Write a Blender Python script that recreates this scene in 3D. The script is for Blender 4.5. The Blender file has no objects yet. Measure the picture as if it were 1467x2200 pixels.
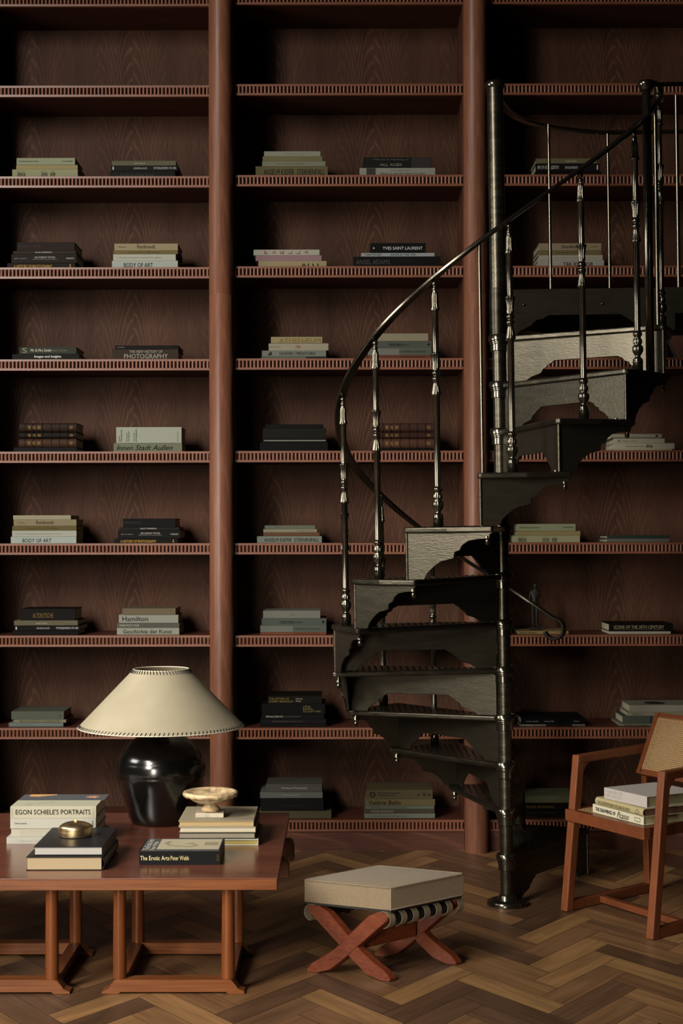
import bpy, bmesh, math, random
from mathutils import Vector, Matrix
S = bpy.context.scene
COL = S.collection
random.seed(7)
# ------------------------------------------------------------ camera
F, V0, U0, H, ROLL = 3400.0, 1142.0, 733.5, 1.52, 0.002
YF = 7.5335                      # front plane of the bookcases
cd = bpy.data.cameras.new('camera'); cam = bpy.data.objects.new('camera', cd); COL.objects.link(cam)
cd.sensor_fit = 'VERTICAL'; cd.sensor_height = 36.0; cd.sensor_width = 24.0
cd.lens = F / 2200 * 36.0
cd.shift_y = (V0 - 1100) / 2200
cd.clip_start = 0.1; cd.clip_end = 60
cam.matrix_world = Matrix.Translation((0, 0, H)) @ Matrix.Rotation(math.pi / 2, 4, 'X') @ Matrix.Rotation(-ROLL, 4, 'Z')
S.camera = cam
S.view_settings.view_transform = 'Standard'; S.view_settings.look = 'None'
S.view_settings.gamma = 1.0; S.view_settings.use_curve_mapping = False
S.view_settings.exposure = -0.18
# ------------------------------------------------------------ world and lights
W = bpy.data.worlds.new('room_air'); S.world = W; W.use_nodes = True
W.node_tree.nodes['Background'].inputs[0].default_value = (0.85, 0.85, 0.9, 1)
W.node_tree.nodes['Background'].inputs[1].default_value = 0.003
def area(name, loc, target, sx, sy, power, col, spread=180):
    l = bpy.data.lights.new(name, 'AREA'); l.shape = 'RECTANGLE'; l.size = sx; l.size_y = sy
    l.energy = power; l.color = col; l.spread = math.radians(spread)
    o = bpy.data.objects.new(name, l); COL.objects.link(o); o.location = loc
    d = Vector(target) - Vector(loc); o.rotation_euler = d.to_track_quat('-Z', 'Y').to_euler()
    return o
area('tall_window_light', (-3.3, 2.3, 4.4), (-0.9, 7.3, 1.5), 0.9, 1.8, 100, (1.0, 0.94, 0.86), 85)
area('side_window_light', (-3.45, 5.4, 2.4), (0.4, 6.3, 1.6), 1.1, 1.8, 52, (1.0, 0.95, 0.86), 130)
area('rear_window_light', (-3.2, 1.2, 2.6), (-0.2, 5.8, 0.3), 1.1, 1.6, 50, (1.0, 0.93, 0.82), 80)
area('low_fill_light', (-2.3, -0.8, 1.0), (-0.2, 5.4, 0.0), 1.0, 1.4, 14, (1.0, 0.91, 0.78), 42)  # added low fill to lift the floor under the table; no actual doorway
# ------------------------------------------------------------ pixel helpers (measuring only)
def unroll(u, v):
    du, dv = u - U0, v - V0
    return du - ROLL * dv, dv + ROLL * du
def Q(u, v, Y):
    du, dv = unroll(u, v); return Vector((du * Y / F, Y, H - dv * Y / F))
def G(u, v, z=0.0):
    du, dv = unroll(u, v); Y = F * (H - z) / dv; return Vector((du * Y / F, Y, z))
# ------------------------------------------------------------ materials
def lin(c):
    if isinstance(c, str):
        c = c.lstrip('#'); c = [int(c[i:i + 2], 16) / 255 for i in (0, 2, 4)]
    return tuple((x / 12.92 if x <= .04045 else ((x + .055) / 1.055) ** 2.4) for x in c) + (1,)
MATS = {}
def mat(name, col, rough=.5, metal=0., spec=.5, coat=0., bump=None, noise=None, sheen=0.):
    """noise=(scale xyz, amount) mottles the colour; bump=(scale xyz, strength)"""
    if name in MATS: return MATS[name]
    m = bpy.data.materials.new(name); m.use_nodes = True; nt = m.node_tree; b = nt.nodes['Principled BSDF']
    b.inputs['Base Color'].default_value = lin(col); b.inputs['Roughness'].default_value = rough
    b.inputs['Metallic'].default_value = metal; b.inputs['Specular IOR Level'].default_value = spec
    b.inputs['Coat Weight'].default_value = coat; b.inputs['Coat Roughness'].default_value = .15
    b.inputs['Sheen Weight'].default_value = sheen
    N, L = nt.nodes, nt.links
    if noise or bump:
        tc = N.new('ShaderNodeTexCoord')
    if noise:
        mp = N.new('ShaderNodeMapping'); mp.inputs['Scale'].default_value = noise[0]
        L.new(tc.outputs['Object'], mp.inputs[0])
        nz = N.new('ShaderNodeTexNoise'); nz.inputs['Scale'].default_value = 1; nz.inputs['Detail'].default_value = 6
        L.new(mp.outputs[0], nz.inputs['Vector'])
        r = N.new('ShaderNodeMapRange'); r.inputs['From Min'].default_value = .3; r.inputs['From Max'].default_value = .7
        r.inputs['To Min'].default_value = 1 - noise[1]; r.inputs['To Max'].default_value = 1 + noise[1]
        L.new(nz.outputs['Fac'], r.inputs['Value'])
        mx = N.new('ShaderNodeVectorMath'); mx.operation = 'SCALE'; mx.inputs[0].default_value = lin(col)[:3]
        L.new(r.outputs[0], mx.inputs['Scale']); L.new(mx.outputs[0], b.inputs['Base Color'])
        r2 = N.new('ShaderNodeMath'); r2.operation = 'MULTIPLY_ADD'; r2.inputs[1].default_value = .12; r2.inputs[2].default_value = rough - .06
        L.new(nz.outputs['Fac'], r2.inputs[0]); L.new(r2.outputs[0], b.inputs['Roughness'])
    if bump:
        mp2 = N.new('ShaderNodeMapping'); mp2.inputs['Scale'].default_value = bump[0]; L.new(tc.outputs['Object'], mp2.inputs[0])
        n2 = N.new('ShaderNodeTexNoise'); n2.inputs['Scale'].default_value = 1; n2.inputs['Detail'].default_value = 4
        L.new(mp2.outputs[0], n2.inputs['Vector'])
        bp = N.new('ShaderNodeBump'); bp.inputs['Strength'].default_value = bump[1]; bp.inputs['Distance'].default_value = .004
        L.new(n2.outputs['Fac'], bp.inputs['Height']); L.new(bp.outputs[0], b.inputs['Normal'])
    MATS[name] = m; return m
def wood(name, dark, light, axis='Z', rough=.42, figure=0., fscale=.12, ring=26., fine=220., coat=0., across='X', spec=.22, contrast=1.):
    """veneer: fine fibres along axis; figure>0 adds bookmatched cathedral arches"""
    if name in MATS: return MATS[name]
    m = bpy.data.materials.new(name); m.use_nodes = True; nt = m.node_tree; N, L = nt.nodes, nt.links
    b = N['Principled BSDF']; b.inputs['Roughness'].default_value = rough; b.inputs['Coat Weight'].default_value = coat
    b.inputs['Coat Roughness'].default_value = .25; b.inputs['Specular IOR Level'].default_value = spec
    tc = N.new('ShaderNodeTexCoord'); gi = N.new('ShaderNodeObjectInfo')
    def M(op, a, c=None, d=None):
        n = N.new('ShaderNodeMath'); n.operation = op
        for i, x in enumerate((a, c, d)):
            if x is None: continue
            if isinstance(x, (int, float)): n.inputs[i].default_value = x
            else: L.new(x, n.inputs[i])
        return n.outputs[0]
    sp = N.new('ShaderNodeSeparateXYZ'); L.new(tc.outputs['Object'], sp.inputs[0])
    al = sp.outputs[axis]; ac = sp.outputs[across]
    sc = {'X': fine, 'Y': fine, 'Z': fine}; sc[axis] = fine * .035
    mp = N.new('ShaderNodeMapping'); mp.inputs['Scale'].default_value = (sc['X'], sc['Y'], sc['Z']); L.new(tc.outputs['Object'], mp.inputs[0])
    n1 = N.new('ShaderNodeTexNoise'); n1.inputs['Scale'].default_value = 1; n1.inputs['Detail'].default_value = 3; L.new(mp.outputs[0], n1.inputs['Vector'])
    sc2 = {'X': 9., 'Y': 9., 'Z': 9.}; sc2[axis] = 1.3
    mp2 = N.new('ShaderNodeMapping'); mp2.inputs['Scale'].default_value = (sc2['X'], sc2['Y'], sc2['Z']); L.new(tc.outputs['Object'], mp2.inputs[0])
    n2 = N.new('ShaderNodeTexNoise'); n2.inputs['Scale'].default_value = 1; n2.inputs['Detail'].default_value = 5; L.new(mp2.outputs[0], n2.inputs['Vector'])
    fac = M('MULTIPLY_ADD', n1.outputs['Fac'], .5, M('MULTIPLY', n2.outputs['Fac'], .5))
    if figure > 0:
        pp = M('PINGPONG', ac, fscale)
        d = M('DIVIDE', pp, fscale)
        arch = M('MULTIPLY_ADD', M('POWER', d, 1.8), .3, al)
        arch = M('ADD', arch, M('MULTIPLY', n2.outputs['Fac'], .2))
        arch = M('ADD', arch, M('MULTIPLY', M('FLOOR', M('DIVIDE', ac, fscale * 2)), .137))
        w = M('SINE', M('MULTIPLY', arch, ring))
        w = M('POWER', M('MULTIPLY_ADD', w, .5, .5), 7.0)
        msk = M('MULTIPLY_ADD', M('SINE', M('MULTIPLY', ac, 2 * math.pi / (fscale * 6.3))), .5, .55)
        w = M('MULTIPLY', w, msk)
        fac = M('MULTIPLY_ADD', w, figure, fac)
    cr = N.new('ShaderNodeValToRGB'); cr.color_ramp.elements[0].position = .5 - .22 / contrast; cr.color_ramp.elements[0].color = lin(dark)
    cr.color_ramp.elements[1].position = .5 + .3 / contrast; cr.color_ramp.elements[1].color = lin(light)
    L.new(fac, cr.inputs[0]); L.new(cr.outputs[0], b.inputs['Base Color'])
    bp = N.new('ShaderNodeBump'); bp.inputs['Strength'].default_value = .12; bp.inputs['Distance'].default_value = .002
    L.new(n1.outputs['Fac'], bp.inputs['Height']); L.new(bp.outputs[0], b.inputs['Normal'])
    MATS[name] = m; return m
MAHO = dict(dark='#4a241b', light='#8a5240')
m_back = wood('mahogany_veneer', '#1c110b', '#563a2b', figure=.3, fscale=.085, ring=72, rough=.6, contrast=.75, spec=.1)
m_plain = wood('mahogany_solid', '#351a12', '#50301f', axis='Z', rough=.45, fine=160)
m_rail = wood('mahogany_rail', '#4d2b1d', '#7a4c36', axis='X', rough=.38, fine=120, spec=.4)
m_shelf = wood('mahogany_shelf', '#321911', '#4c291d', axis='X', rough=.5, fine=120, spec=.15)  # boards toned darker than the rails: underside shade put into the wood colour
m_plinth = wood('mahogany_plinth', '#371c14', '#563527', axis='X', across='Z', figure=.3, fscale=.09, ring=22, rough=.5)
m_column = wood('mahogany_column', '#4f2d1f', '#79503c', figure=.15, fscale=.06, ring=20, rough=.4)
m_teak = wood('teak', '#572c18', '#824c2e', axis='Z', rough=.38, fine=150, coat=.2)
m_teakx = wood('teak_rail', '#502817', '#784529', axis='X', rough=.38, fine=150, coat=.2)
m_top = wood('rosewood_top', '#48241a', '#7c4a38', axis='X', across='Y', rough=.24, fine=130, coat=.5, spec=.5)
m_edge = wood('cherry_edge', '#5a2f17', '#84502b', axis='X', rough=.32, contrast=1.3, fine=150, coat=.2)
m_leg = wood('cherry_leg', '#532a14', '#7d4825', axis='Z', rough=.3, contrast=1.3, fine=120, coat=.25)
m_stool = wood('stool_rosewood', '#481b0d', '#7b4026', axis='X', rough=.35, fine=110, coat=.2)
m_iron = mat('blackened_iron', '#4a463c', .33, .92, noise=((14, 14, 60), .25), bump=((25, 25, 90), .25))
m_iron_s = mat('polished_iron', '#615d52', .2, .95, noise=((30, 30, 30), .12))
m_plate = mat('cast_iron_plate', '#454136', .31, .8, noise=((12, 12, 60), .07), bump=((60, 60, 200), .14))
m_vase = mat('black_glaze', '#0b0a09', .2, 0, .6, coat=.35, bump=((3, 3, 60), .05))
m_shade = mat('parchment', '#958c75', .7, noise=((9, 9, 9), .08))
m_lace = mat('leather_lacing', '#15100c', .6)
m_ivory = mat('ivory_thread', '#c9c2ae', .6)
m_linen = mat('linen', '#84735a', .9, sheen=.15, noise=((420, 420, 420), .3), bump=((600, 600, 600), .8))
m_strap = mat('strap_linen', '#6f6450', .9, bump=((400, 400, 400), .4))
m_black = mat('black_board', '#0c0907', .6)
m_brass = mat('brass', '#cfb78e', .36, 1.0, noise=((30, 30, 8), .12))
m_marble = mat('marble', '#b8a07c', .38, noise=((38, 38, 60), .5), bump=((60, 60, 60), .3))
m_marbleg = mat('marble_grey', '#b5ab98', .4, noise=((30, 30, 30), .3))
m_cane = mat('cane', '#977a54', .6)
m_bronze = mat('dark_bronze', '#1c1512', .5, .3)
# ------------------------------------------------------------ mesh builder
class MB:
    def __init__(s): s.v = []; s.f = []
    def add(s, vs, fs):
        n = len(s.v); s.v += [tuple(p) for p in vs]; s.f += [tuple(i + n for i in f) for f in fs]
    def box(s, a, b):
        x0, y0, z0 = a; x1, y1, z1 = b
        s.add([(x0,y0,z0),(x1,y0,z0),(x1,y1,z0),(x0,y1,z0),(x0,y0,z1),(x1,y0,z1),(x1,y1,z1),(x0,y1,z1)],
              [(0,3,2,1),(4,5,6,7),(0,1,5,4),(1,2,6,5),(2,3,7,6),(3,0,4,7)])
        return s
    def bar(s, p0, p1, w, h, up=(0,0,1)):
        p0, p1 = Vector(p0), Vector(p1); d = (p1 - p0).normalized(); u = Vector(up)
        sd = d.cross(u).normalized(); u = sd.cross(d).normalized()
        vs = []
        for p in (p0, p1):
            for a, b in ((-1,-1),(1,-1),(1,1),(-1,1)): vs.append(p + sd * a * w / 2 + u * b * h / 2)
        s.add(vs, [(0,1,2,3),(7,6,5,4),(0,4,5,1),(1,5,6,2),(2,6,7,3),(3,7,4,0)]); return s
    def lathe(s, prof, seg=32, c=(0,0,0), flute=None):
        """prof: list of (r, z[, flute_amount])"""
        n = len(prof); vs = []
        for p in prof:
            r, z = p[0], p[1]; am = p[2] if len(p) > 2 else 0
            for i in range(seg):
                a = 2 * math.pi * i / seg
                rr = r * (1 - am * (.5 - .5 * math.cos(a * (flute or 0))))
                vs.append((c[0] + rr * math.cos(a), c[1] + rr * math.sin(a), c[2] + z))
        fs = []
        for j in range(n - 1):
            for i in range(seg):
                k = (i + 1) % seg; fs.append((j*seg+i, j*seg+k, (j+1)*seg+k, (j+1)*seg+i))
        fs.append(tuple(range(seg - 1, -1, -1))); fs.append(tuple((n-1)*seg + i for i in range(seg)))
        s.add(vs, fs); return s
    def tube(s, pts, r, seg=10, closed=False, sect=None, radial=False):
        """sweep a circle or a section [(radial, vertical)] along pts"""
        pts = [Vector(p) for p in pts]; n = len(pts); vs = []
        sec = sect or [(r * math.cos(2*math.pi*i/seg), r * math.sin(2*math.pi*i/seg)) for i in range(seg)]
        m = len(sec); last = None
        for i, p in enumerate(pts):
            if closed: t = pts[(i+1) % n] - pts[i-1]
            else: t = pts[min(i+1, n-1)] - pts[max(i-1, 0)]
            t.normalize(); up = Vector((0,0,1))
            if abs(t.z) > .97: up = last or Vector((0,1,0))
            sd = t.cross(up).normalized(); u = sd.cross(t).normalized(); last = u if abs(t.z) <= .97 else last
            if radial: sd = Vector((p.x, p.y, 0)).normalized(); u = sd.cross(t).normalized()
            for a, b in sec: vs.append(p + sd * a + u * b)
        fs = []
        for j in range(n if closed else n - 1):
            for i in range(m):
                k = (i + 1) % m; j2 = (j + 1) % n; fs.append((j*m+i, j*m+k, j2*m+k, j2*m+i))
        if not closed: fs.append(tuple(range(m-1, -1, -1))); fs.append(tuple((n-1)*m+i for i in range(m)))
        s.add(vs, fs); return s
    def prism(s, poly, o, ax, ay, n, t):
        """poly of 2D points in plane (o, ax, ay), thickness t along n"""
        o, ax, ay, n = Vector(o), Vector(ax), Vector(ay), Vector(n)
        k = len(poly); a = [o + ax * p[0] + ay * p[1] for p in poly]; b = [p + n * t for p in a]
        s.add(a + b, [tuple(range(k - 1, -1, -1)), tuple(range(k, 2 * k))] + [(i, (i+1) % k, k + (i+1) % k, k + i) for i in range(k)])
        return s
    def build(s, name, m, parent=None, smooth=False, bevel=0, seg=2, fix=True):
        me = bpy.data.meshes.new(name); me.from_pydata(s.v, [], s.f)
        if fix:
            bm = bmesh.new(); bm.from_mesh(me); bmesh.ops.recalc_face_normals(bm, faces=bm.faces); bm.to_mesh(me); bm.free()
        me.materials.append(m)
        if smooth: me.shade_smooth(); 
        o = bpy.data.objects.new(name, me); COL.objects.link(o)
        if smooth and smooth != 'all':
            me.set_sharp_from_angle(angle=math.radians(40))
        if bevel:
            b = o.modifiers.new('bevel', 'BEVEL'); b.width = bevel; b.segments = seg; b.limit_method = 'ANGLE'; b.angle_limit = math.radians(35)
            b.harden_normals = False
        if parent is not None: o.parent = parent
        return o
def thing(name, label, cat, loc=(0,0,0), rz=0., group=None):
    o = bpy.data.objects.new(name, None); COL.objects.link(o); o.empty_display_size = .05
    o.location = loc; o.rotation_euler = (0, 0, rz); return tag(o, label, cat, group)
def tag(o, label, cat, group=None):
    o['label'] = label; o['category'] = cat
    if group: o['group'] = group
    return o
def struct(o): o['kind'] = 'structure'; return o
def text(parent, s, x0, x1, z0, z1, y, col, rot=0, mirror=False, bold=0., plane='front', name='spine_title', shear=0.):
    """mesh lettering fitted in the box x0..x1, z0..z1 on the plane y (front) or z=y (top)"""
    c = bpy.data.curves.new(name, 'FONT'); c.body = s; c.resolution_u = 2; c.offset = bold; c.shear = shear
    t = bpy.data.objects.new('tmp', c); COL.objects.link(t)
    dg = bpy.context.evaluated_depsgraph_get(); me = bpy.data.meshes.new_from_object(t.evaluated_get(dg))
    bpy.data.objects.remove(t); bpy.data.curves.remove(c)
    P = [Vector((v.co.x, v.co.y)) for v in me.vertices]
    if rot: 
        a = math.radians(rot); P = [Vector((p.x*math.cos(a)-p.y*math.sin(a), p.x*math.sin(a)+p.y*math.cos(a))) for p in P]
    ax, bx = min(p.x for p in P), max(p.x for p in P); az, bz = min(p.y for p in P), max(p.y for p in P)
    for v, p in zip(me.vertices, P):
        fx = (p.x - ax) / max(1e-6, bx - ax); fz = (p.y - az) / max(1e-6, bz - az)
        if mirror: fx = 1 - fx
        X = x0 + (x1 - x0) * fx; Z = z0 + (z1 - z0) * fz
        v.co = (X, y, Z) if plane == 'front' else (X, Z, y)
    me.name = name; me.materials.clear(); me.materials.append(mat('ink ' + col, col, .7, spec=.05))
    o = bpy.data.objects.new(name, me); COL.objects.link(o); o.parent = parent; return o
# ------------------------------------------------------------ floor: herringbone parquet
def build_floor():
    Lp, Wp = .372, .093; v = []; f = []; uv = []; rnd = []
    R = random.Random(3); ca, sa = math.cos(math.radians(45)), math.sin(math.radians(45))
    def plank(px, py, horiz):
        # plank rectangle in the lattice frame, then turned 45 degrees
        g = .0009
        w, h = (Lp, Wp) if horiz else (Wp, Lp)
        c = [(px+g, py+g), (px+w-g, py+g), (px+w-g, py+h-g), (px+g, py+h-g)]
        q = [(x*ca - y*sa + .19, (x*sa + y*ca) * 1.42 + 5.45) for x, y in c]
        if not (-3.6 < q[0][0] < 3.8 and .5 < q[0][1] < 8.2): return
        n = len(v); v.extend([(x, y, 0.) for x, y in q]); f.append((n, n+1, n+2, n+3))
        ou, ov = R.random() * 50, R.random() * 50
        uv.extend([(ou, ov), (ou+w, ov), (ou+w, ov+h), (ou, ov+h)] if horiz else [(ou, ov), (ou, ov+w), (ou+h, ov+w), (ou+h, ov)])
        rnd.append(R.random())
    # herringbone lattice: steps (W,W); row offset (L,-L)...
    for i in range(-60, 60):
        for j in range(-20, 20):
            bx = i * Wp + j * Lp; by = i * Wp - j * Lp
            plank(bx, by, True); plank(bx, by + Wp, False) if False else plank(bx - Wp + Wp, by + Wp, False)
    me = bpy.data.meshes.new('floor'); me.from_pydata(v, [], f)
    ul = me.uv_layers.new(name='uv')
    for i, c in enumerate(uv): ul.data[i].uv = c
    at = me.attributes.new('rnd', 'FLOAT', 'FACE')
    for i, c in enumerate(rnd): at.data[i].value = c
    m = bpy.data.materials.new('oak_parquet'); m.use_nodes = True; nt = m.node_tree; N, L = nt.nodes, nt.links; b = N['Principled BSDF']
    u = N.new('ShaderNodeUVMap'); u.uv_map = 'uv'; a = N.new('ShaderNodeAttribute'); a.attribute_name = 'rnd'
    def nz(sx, sy, det):
        mp = N.new('ShaderNodeMapping'); mp.inputs['Scale'].default_value = (sx, sy, 1); L.new(u.outputs[0], mp.inputs[0])
        n = N.new('ShaderNodeTexNoise'); n.inputs['Scale'].default_value = 1; n.inputs['Detail'].default_value = det; n.inputs['Distortion'].default_value = .6
        L.new(mp.outputs[0], n.inputs['Vector']); return n.outputs['Fac']
    n1 = nz(5, 90, 5); n2 = nz(2.2, 16, 3)
    cr = N.new('ShaderNodeValToRGB'); e = cr.color_ramp.elements
    e[0].position = 0; e[0].color = lin('#4f3827'); e[1].position = 1; e[1].color = lin('#967248')
    k = e.new(.35); k.color = lin('#5e4430'); k = e.new(.7); k.color = lin('#7c5a3b')
    L.new(a.outputs['Fac'], cr.inputs[0])
    mx = N.new('ShaderNodeMath'); mx.operation = 'MULTIPLY_ADD'; mx.inputs[1].default_value = 1.1
    L.new(n2, mx.inputs[0]); L.new(n1, mx.inputs[2])
    mr = N.new('ShaderNodeMapRange'); mr.inputs['From Min'].default_value = .65; mr.inputs['From Max'].default_value = 1.4
    mr.inputs['To Min'].default_value = .5; mr.inputs['To Max'].default_value = 1.25; L.new(mx.outputs[0], mr.inputs['Value'])
    sc = N.new('ShaderNodeVectorMath'); sc.operation = 'SCALE'; L.new(cr.outputs[0], sc.inputs[0]); L.new(mr.outputs[0], sc.inputs['Scale'])
    L.new(sc.outputs[0], b.inputs['Base Color']); b.inputs['Roughness'].default_value = .42; b.inputs['Specular IOR Level'].default_value = .45
    bp = N.new('ShaderNodeBump'); bp.inputs['Strength'].default_value = .25; bp.inputs['Distance'].default_value = .002; L.new(n1, bp.inputs['Height']); L.new(bp.outputs[0], b.inputs['Normal'])
    me.materials.append(m); o = bpy.data.objects.new('floor', me); COL.objects.link(o); struct(o)
    sub = MB().box((-3.6, .3, -.03), (3.8, 8.2, -.0012)).build('floor', mat('parquet_gap', '#2a1a10', .8)); struct(sub)
build_floor()
w = MB().box((-3.7, 7.97, 0), (3.8, 8.1, 5.0)).build('wall_back', mat('dark_plaster', '#2a211d', .9)); struct(w)
# ------------------------------------------------------------ bookcases
SHV = [-216, -15, 180, 375.5, 571.6, 769.6, 968.4, 1166.5, 1364.9, 1563.8, 1762.2]
PPM = F / YF
SHZ = [H - (v - V0) / PPM for v in SHV]
TH = .0536; DEP = .377
CX = [-1.777, -.5694, .638, 1.8455]; CR = .0565
FL_P = .01788
def fluted(Lx):
    b = MB(); z0, z1 = -TH, 0.; rt, rb = .0102, .0106
    b.box((0, .0015, -rt), (Lx, .022, 0)); b.box((0, .0015, z0), (Lx, .022, z0 + rb)); b.box((0, .016, z0 + rb), (Lx, .022, -rt))
    n = int(Lx / FL_P); o = (Lx - n * FL_P) / 2 + FL_P / 2; r = .0061
    for i in range(n):
        cx = o + i * FL_P; vs = []; 
        A = [math.pi * .8 + math.pi * 1.4 * k / 10 for k in range(11)]
        for z in (z0 + rb, -rt):
            for a in A: vs.append((cx + r * math.cos(a), .0055 + r * 1.05 * math.sin(a), z))
        b.add(vs, [(k, k+1, k+12, k+11) for k in range(10)])
    return b
bays = []
for bi, (nm, side) in enumerate((('left', .02), ('middle', 0.), ('right', 0.))):
    x0, x1 = CX[bi] + CR, CX[bi+1] - CR; Lx = x1 - x0; y0 = YF + side
    t = thing('bookcase', {'left': 'mahogany bookcase bay at the left behind the table lamp',
                           'middle': 'mahogany bookcase bay between the two round columns in view',
                           'right': 'mahogany bookcase bay at the right behind the spiral staircase'}[nm], 'bookcase', (x0, y0, 0), 0, 'built-in mahogany bookcase bays')
    MB().box((0, DEP, 0), (Lx, DEP + .02, 4.6)).build('back_panel', m_back, t)
    MB().box((-CR + .002, .012, 0), (0, DEP + .02, 4.6)).build('side_panel', m_plain, t)
    MB().box((Lx, .012, 0), (Lx + CR - .002, DEP + .02, 4.6)).build('side_panel', m_plain, t)
    MB().box((0, .008, 0), (Lx, .03, SHZ[-1] - TH)).build('plinth', m_plinth, t)
    fm = None; smh = None
    for z in SHZ:
        if smh is None:
            so = MB().box((0, .017, -TH + .004), (Lx, DEP, 0)).build('shelf', m_shelf, t); smh = so.data
            fo = fluted(Lx).build('fluted_edge', m_rail, so, smooth=True, fix=False); fm = fo.data
        else:
            so = bpy.data.objects.new('shelf', smh); COL.objects.link(so); so.parent = t
            fo = bpy.data.objects.new('fluted_edge', fm); COL.objects.link(fo); fo.parent = so
        so.location = (0, 0, z)
    bays.append((x0, x1, y0))
for i, (x, lb) in enumerate(zip(CX, ('round mahogany column outside the left bookcase bay', 'round mahogany column rising just right of the lampshade',
        'round mahogany column behind the spiral staircase', 'round mahogany column outside the right bookcase bay'))):
    o = MB().lathe([(CR, 0), (CR, 2.64), (CR - .0012, 2.642), (CR - .0012, 2.644), (CR, 2.646), (CR, 4.6)], 48).build('column', m_column, None, smooth=True)
    o.location = (x, YF - .025, 0); tag(o, lb, 'column', 'round columns of the bookcase')
# ------------------------------------------------------------ books
def dim(c, k):
    h = lin(c)[:3]; f = lambda x: 12.92 * x if x < .0031308 else 1.055 * x ** (1 / 2.4) - .055
    return '#%02x%02x%02x' % tuple(int(round(255 * f(x * k))) for x in h)
GS = 'books lying in stacks on the bookcase shelves'
def book(loc, rz, L, D, T, col, page='#cfc5a8', label='', group=None, titles=(), rounded=False, soft=False, mirror=False, rough=.55, bands=None, name='book'):
    """spine along local X, facing local -Y; origin at the middle of the spine's foot"""
    t = thing(name, label, 'book', loc, rz, group)
    if group != GS: col = dim(col, .76); page = dim(page, .8)
    cm = mat('cloth ' + col + str(rough), col, rough, spec=.06 if rough > .5 else .14)
    c = .0028 if not soft else .0012; ov = .004 if not soft else .0005
    b = MB()
    if rounded:
        n = 8; poly = []
        for k in range(n + 1):
            a = math.pi * (.5 + k / n); poly.append((.004 + .012 * math.cos(a) * 1.0 + .008, T / 2 + T / 2 * math.sin(a)))
        inn = [(p[0] + c, c + (T - 2 * c) * (p[1] / T)) for p in poly]
        out = [(D, T)] + poly + [(D, 0)]; ins = [(D, c)] + inn[::-1] + [(D, T - c)]
        b.prism(out + ins, (-L/2, 0, 0), (0, 1, 0), (0, 0, 1), (1, 0, 0), L)
    else:
        b.prism([(D, T), (0, T), (0, 0), (D, 0), (D, c), (c, c), (c, T - c), (D, T - c)], (-L/2, 0, 0), (0, 1, 0), (0, 0, 1), (1, 0, 0), L)
    b.build('cover', cm, t, bevel=.0008 if not soft else .0004, seg=1)
    y0 = .012 if rounded else c
    MB().box((-L/2 + ov, y0, c), (L/2 - ov, D - ov, T - c)).build('page_block', mat('pages ' + page, page, .9, bump=((6, 6, 900), .35)), t)
    if bands:
        bb = MB()
        for fx in bands: bb.box((-L/2 + L*fx - .0012, -.0022, .001), (-L/2 + L*fx + .0012, .004, T - .001))
        bb.build('raised_band', cm, t, bevel=.0006, seg=1)
    for ti in titles:
        s, a0, a1, b0, b1, tc = ti[:6]; kw = ti[6] if len(ti) > 6 else {}
        if s == '#box':
            MB().box((-L/2 + L*a0, -.0007, T*b0), (-L/2 + L*a1, .0004, T*b1)).build('spine_panel', mat('ink ' + tc, tc, .7, spec=.05), t); continue
        if mirror: a0, a1 = 1 - a1, 1 - a0
        text(t, s, -L/2 + L*a0, -L/2 + L*a1, T*b0, T*b1, -.0011 + (-.001 if bands or rounded else 0), tc, mirror=mirror, **kw)
    return t
ROW = {8: 3, 7: 4, 6: 5, 5: 6, 4: 7, 3: 8, 2: 9, 1: 10}
ORD = {1: 'bottom shelf', 2: 'second shelf up', 3: 'third shelf up', 4: 'fourth shelf up', 5: 'fifth shelf up', 6: 'sixth shelf up', 7: 'seventh shelf up', 8: 'eighth shelf up'}
def stack(bay, row, where, items, mirror=False, setback=.045, depth=.235):
    """items from the bottom up: (u0, u1, v_top, colour, colour name, titles, options)"""
    yb = bays[bay][2] + setback; z = SHZ[ROW[row]] + .0004; n = len(items)
    R = random.Random(bay * 100 + row * 7 + len(where))
    for i, it in enumerate(items):
        u0, u1, vt, col, cn = it[:5]; ti = it[5] if len(it) > 5 else (); op = dict(it[6]) if len(it) > 6 else {}
        a = Q(u0, vt, yb); b = Q(u1, vt, yb); T = max(.006, a.z - z)
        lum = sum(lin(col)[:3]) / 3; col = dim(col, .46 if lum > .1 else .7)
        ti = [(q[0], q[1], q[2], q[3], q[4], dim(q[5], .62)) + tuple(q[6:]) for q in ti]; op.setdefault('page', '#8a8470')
        pos = {0: 'lowest', n - 1: 'topmost'}.get(i, {1: 'second from bottom', 2: 'third from bottom', 3: 'fourth from bottom'}.get(i))
        if n == 1: pos = 'only book'
        lb = '%s book, %s of %s stack, %s, %s bookcase bay' % (cn, pos, where, ORD[row], ('left', 'middle', 'right')[bay])
        d = op.pop('D', depth + R.uniform(-.02, .015)); dy = R.uniform(0, .004)
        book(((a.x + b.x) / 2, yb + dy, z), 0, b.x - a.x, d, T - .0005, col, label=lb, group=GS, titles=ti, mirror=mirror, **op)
        z += T
TX = {}
def BODY(c='#c3cbc0'): return [('BODY OF ART', .18, .62, .15, .72, '#141414')]
REM = [('Rembrandt', .36, .64, .28, .82, '#3b3226'), ('Thames', .06, .18, .42, .6, '#4a4234')]
FAB = [('Luciano Fabro 200 disegni', .22, .72, .3, .68, '#4c4426')]
VIS = [('A vision for twenty-first century british sculpture', .06, .78, .32, .6, '#8b8c84')]
HIST = [('A HISTORY OF PHOTOGRAPHY', .10, .66, .1, .7, '#c79a45'), ('#box', .92, .935, .15, .8, '#b58b3d')]
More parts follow.
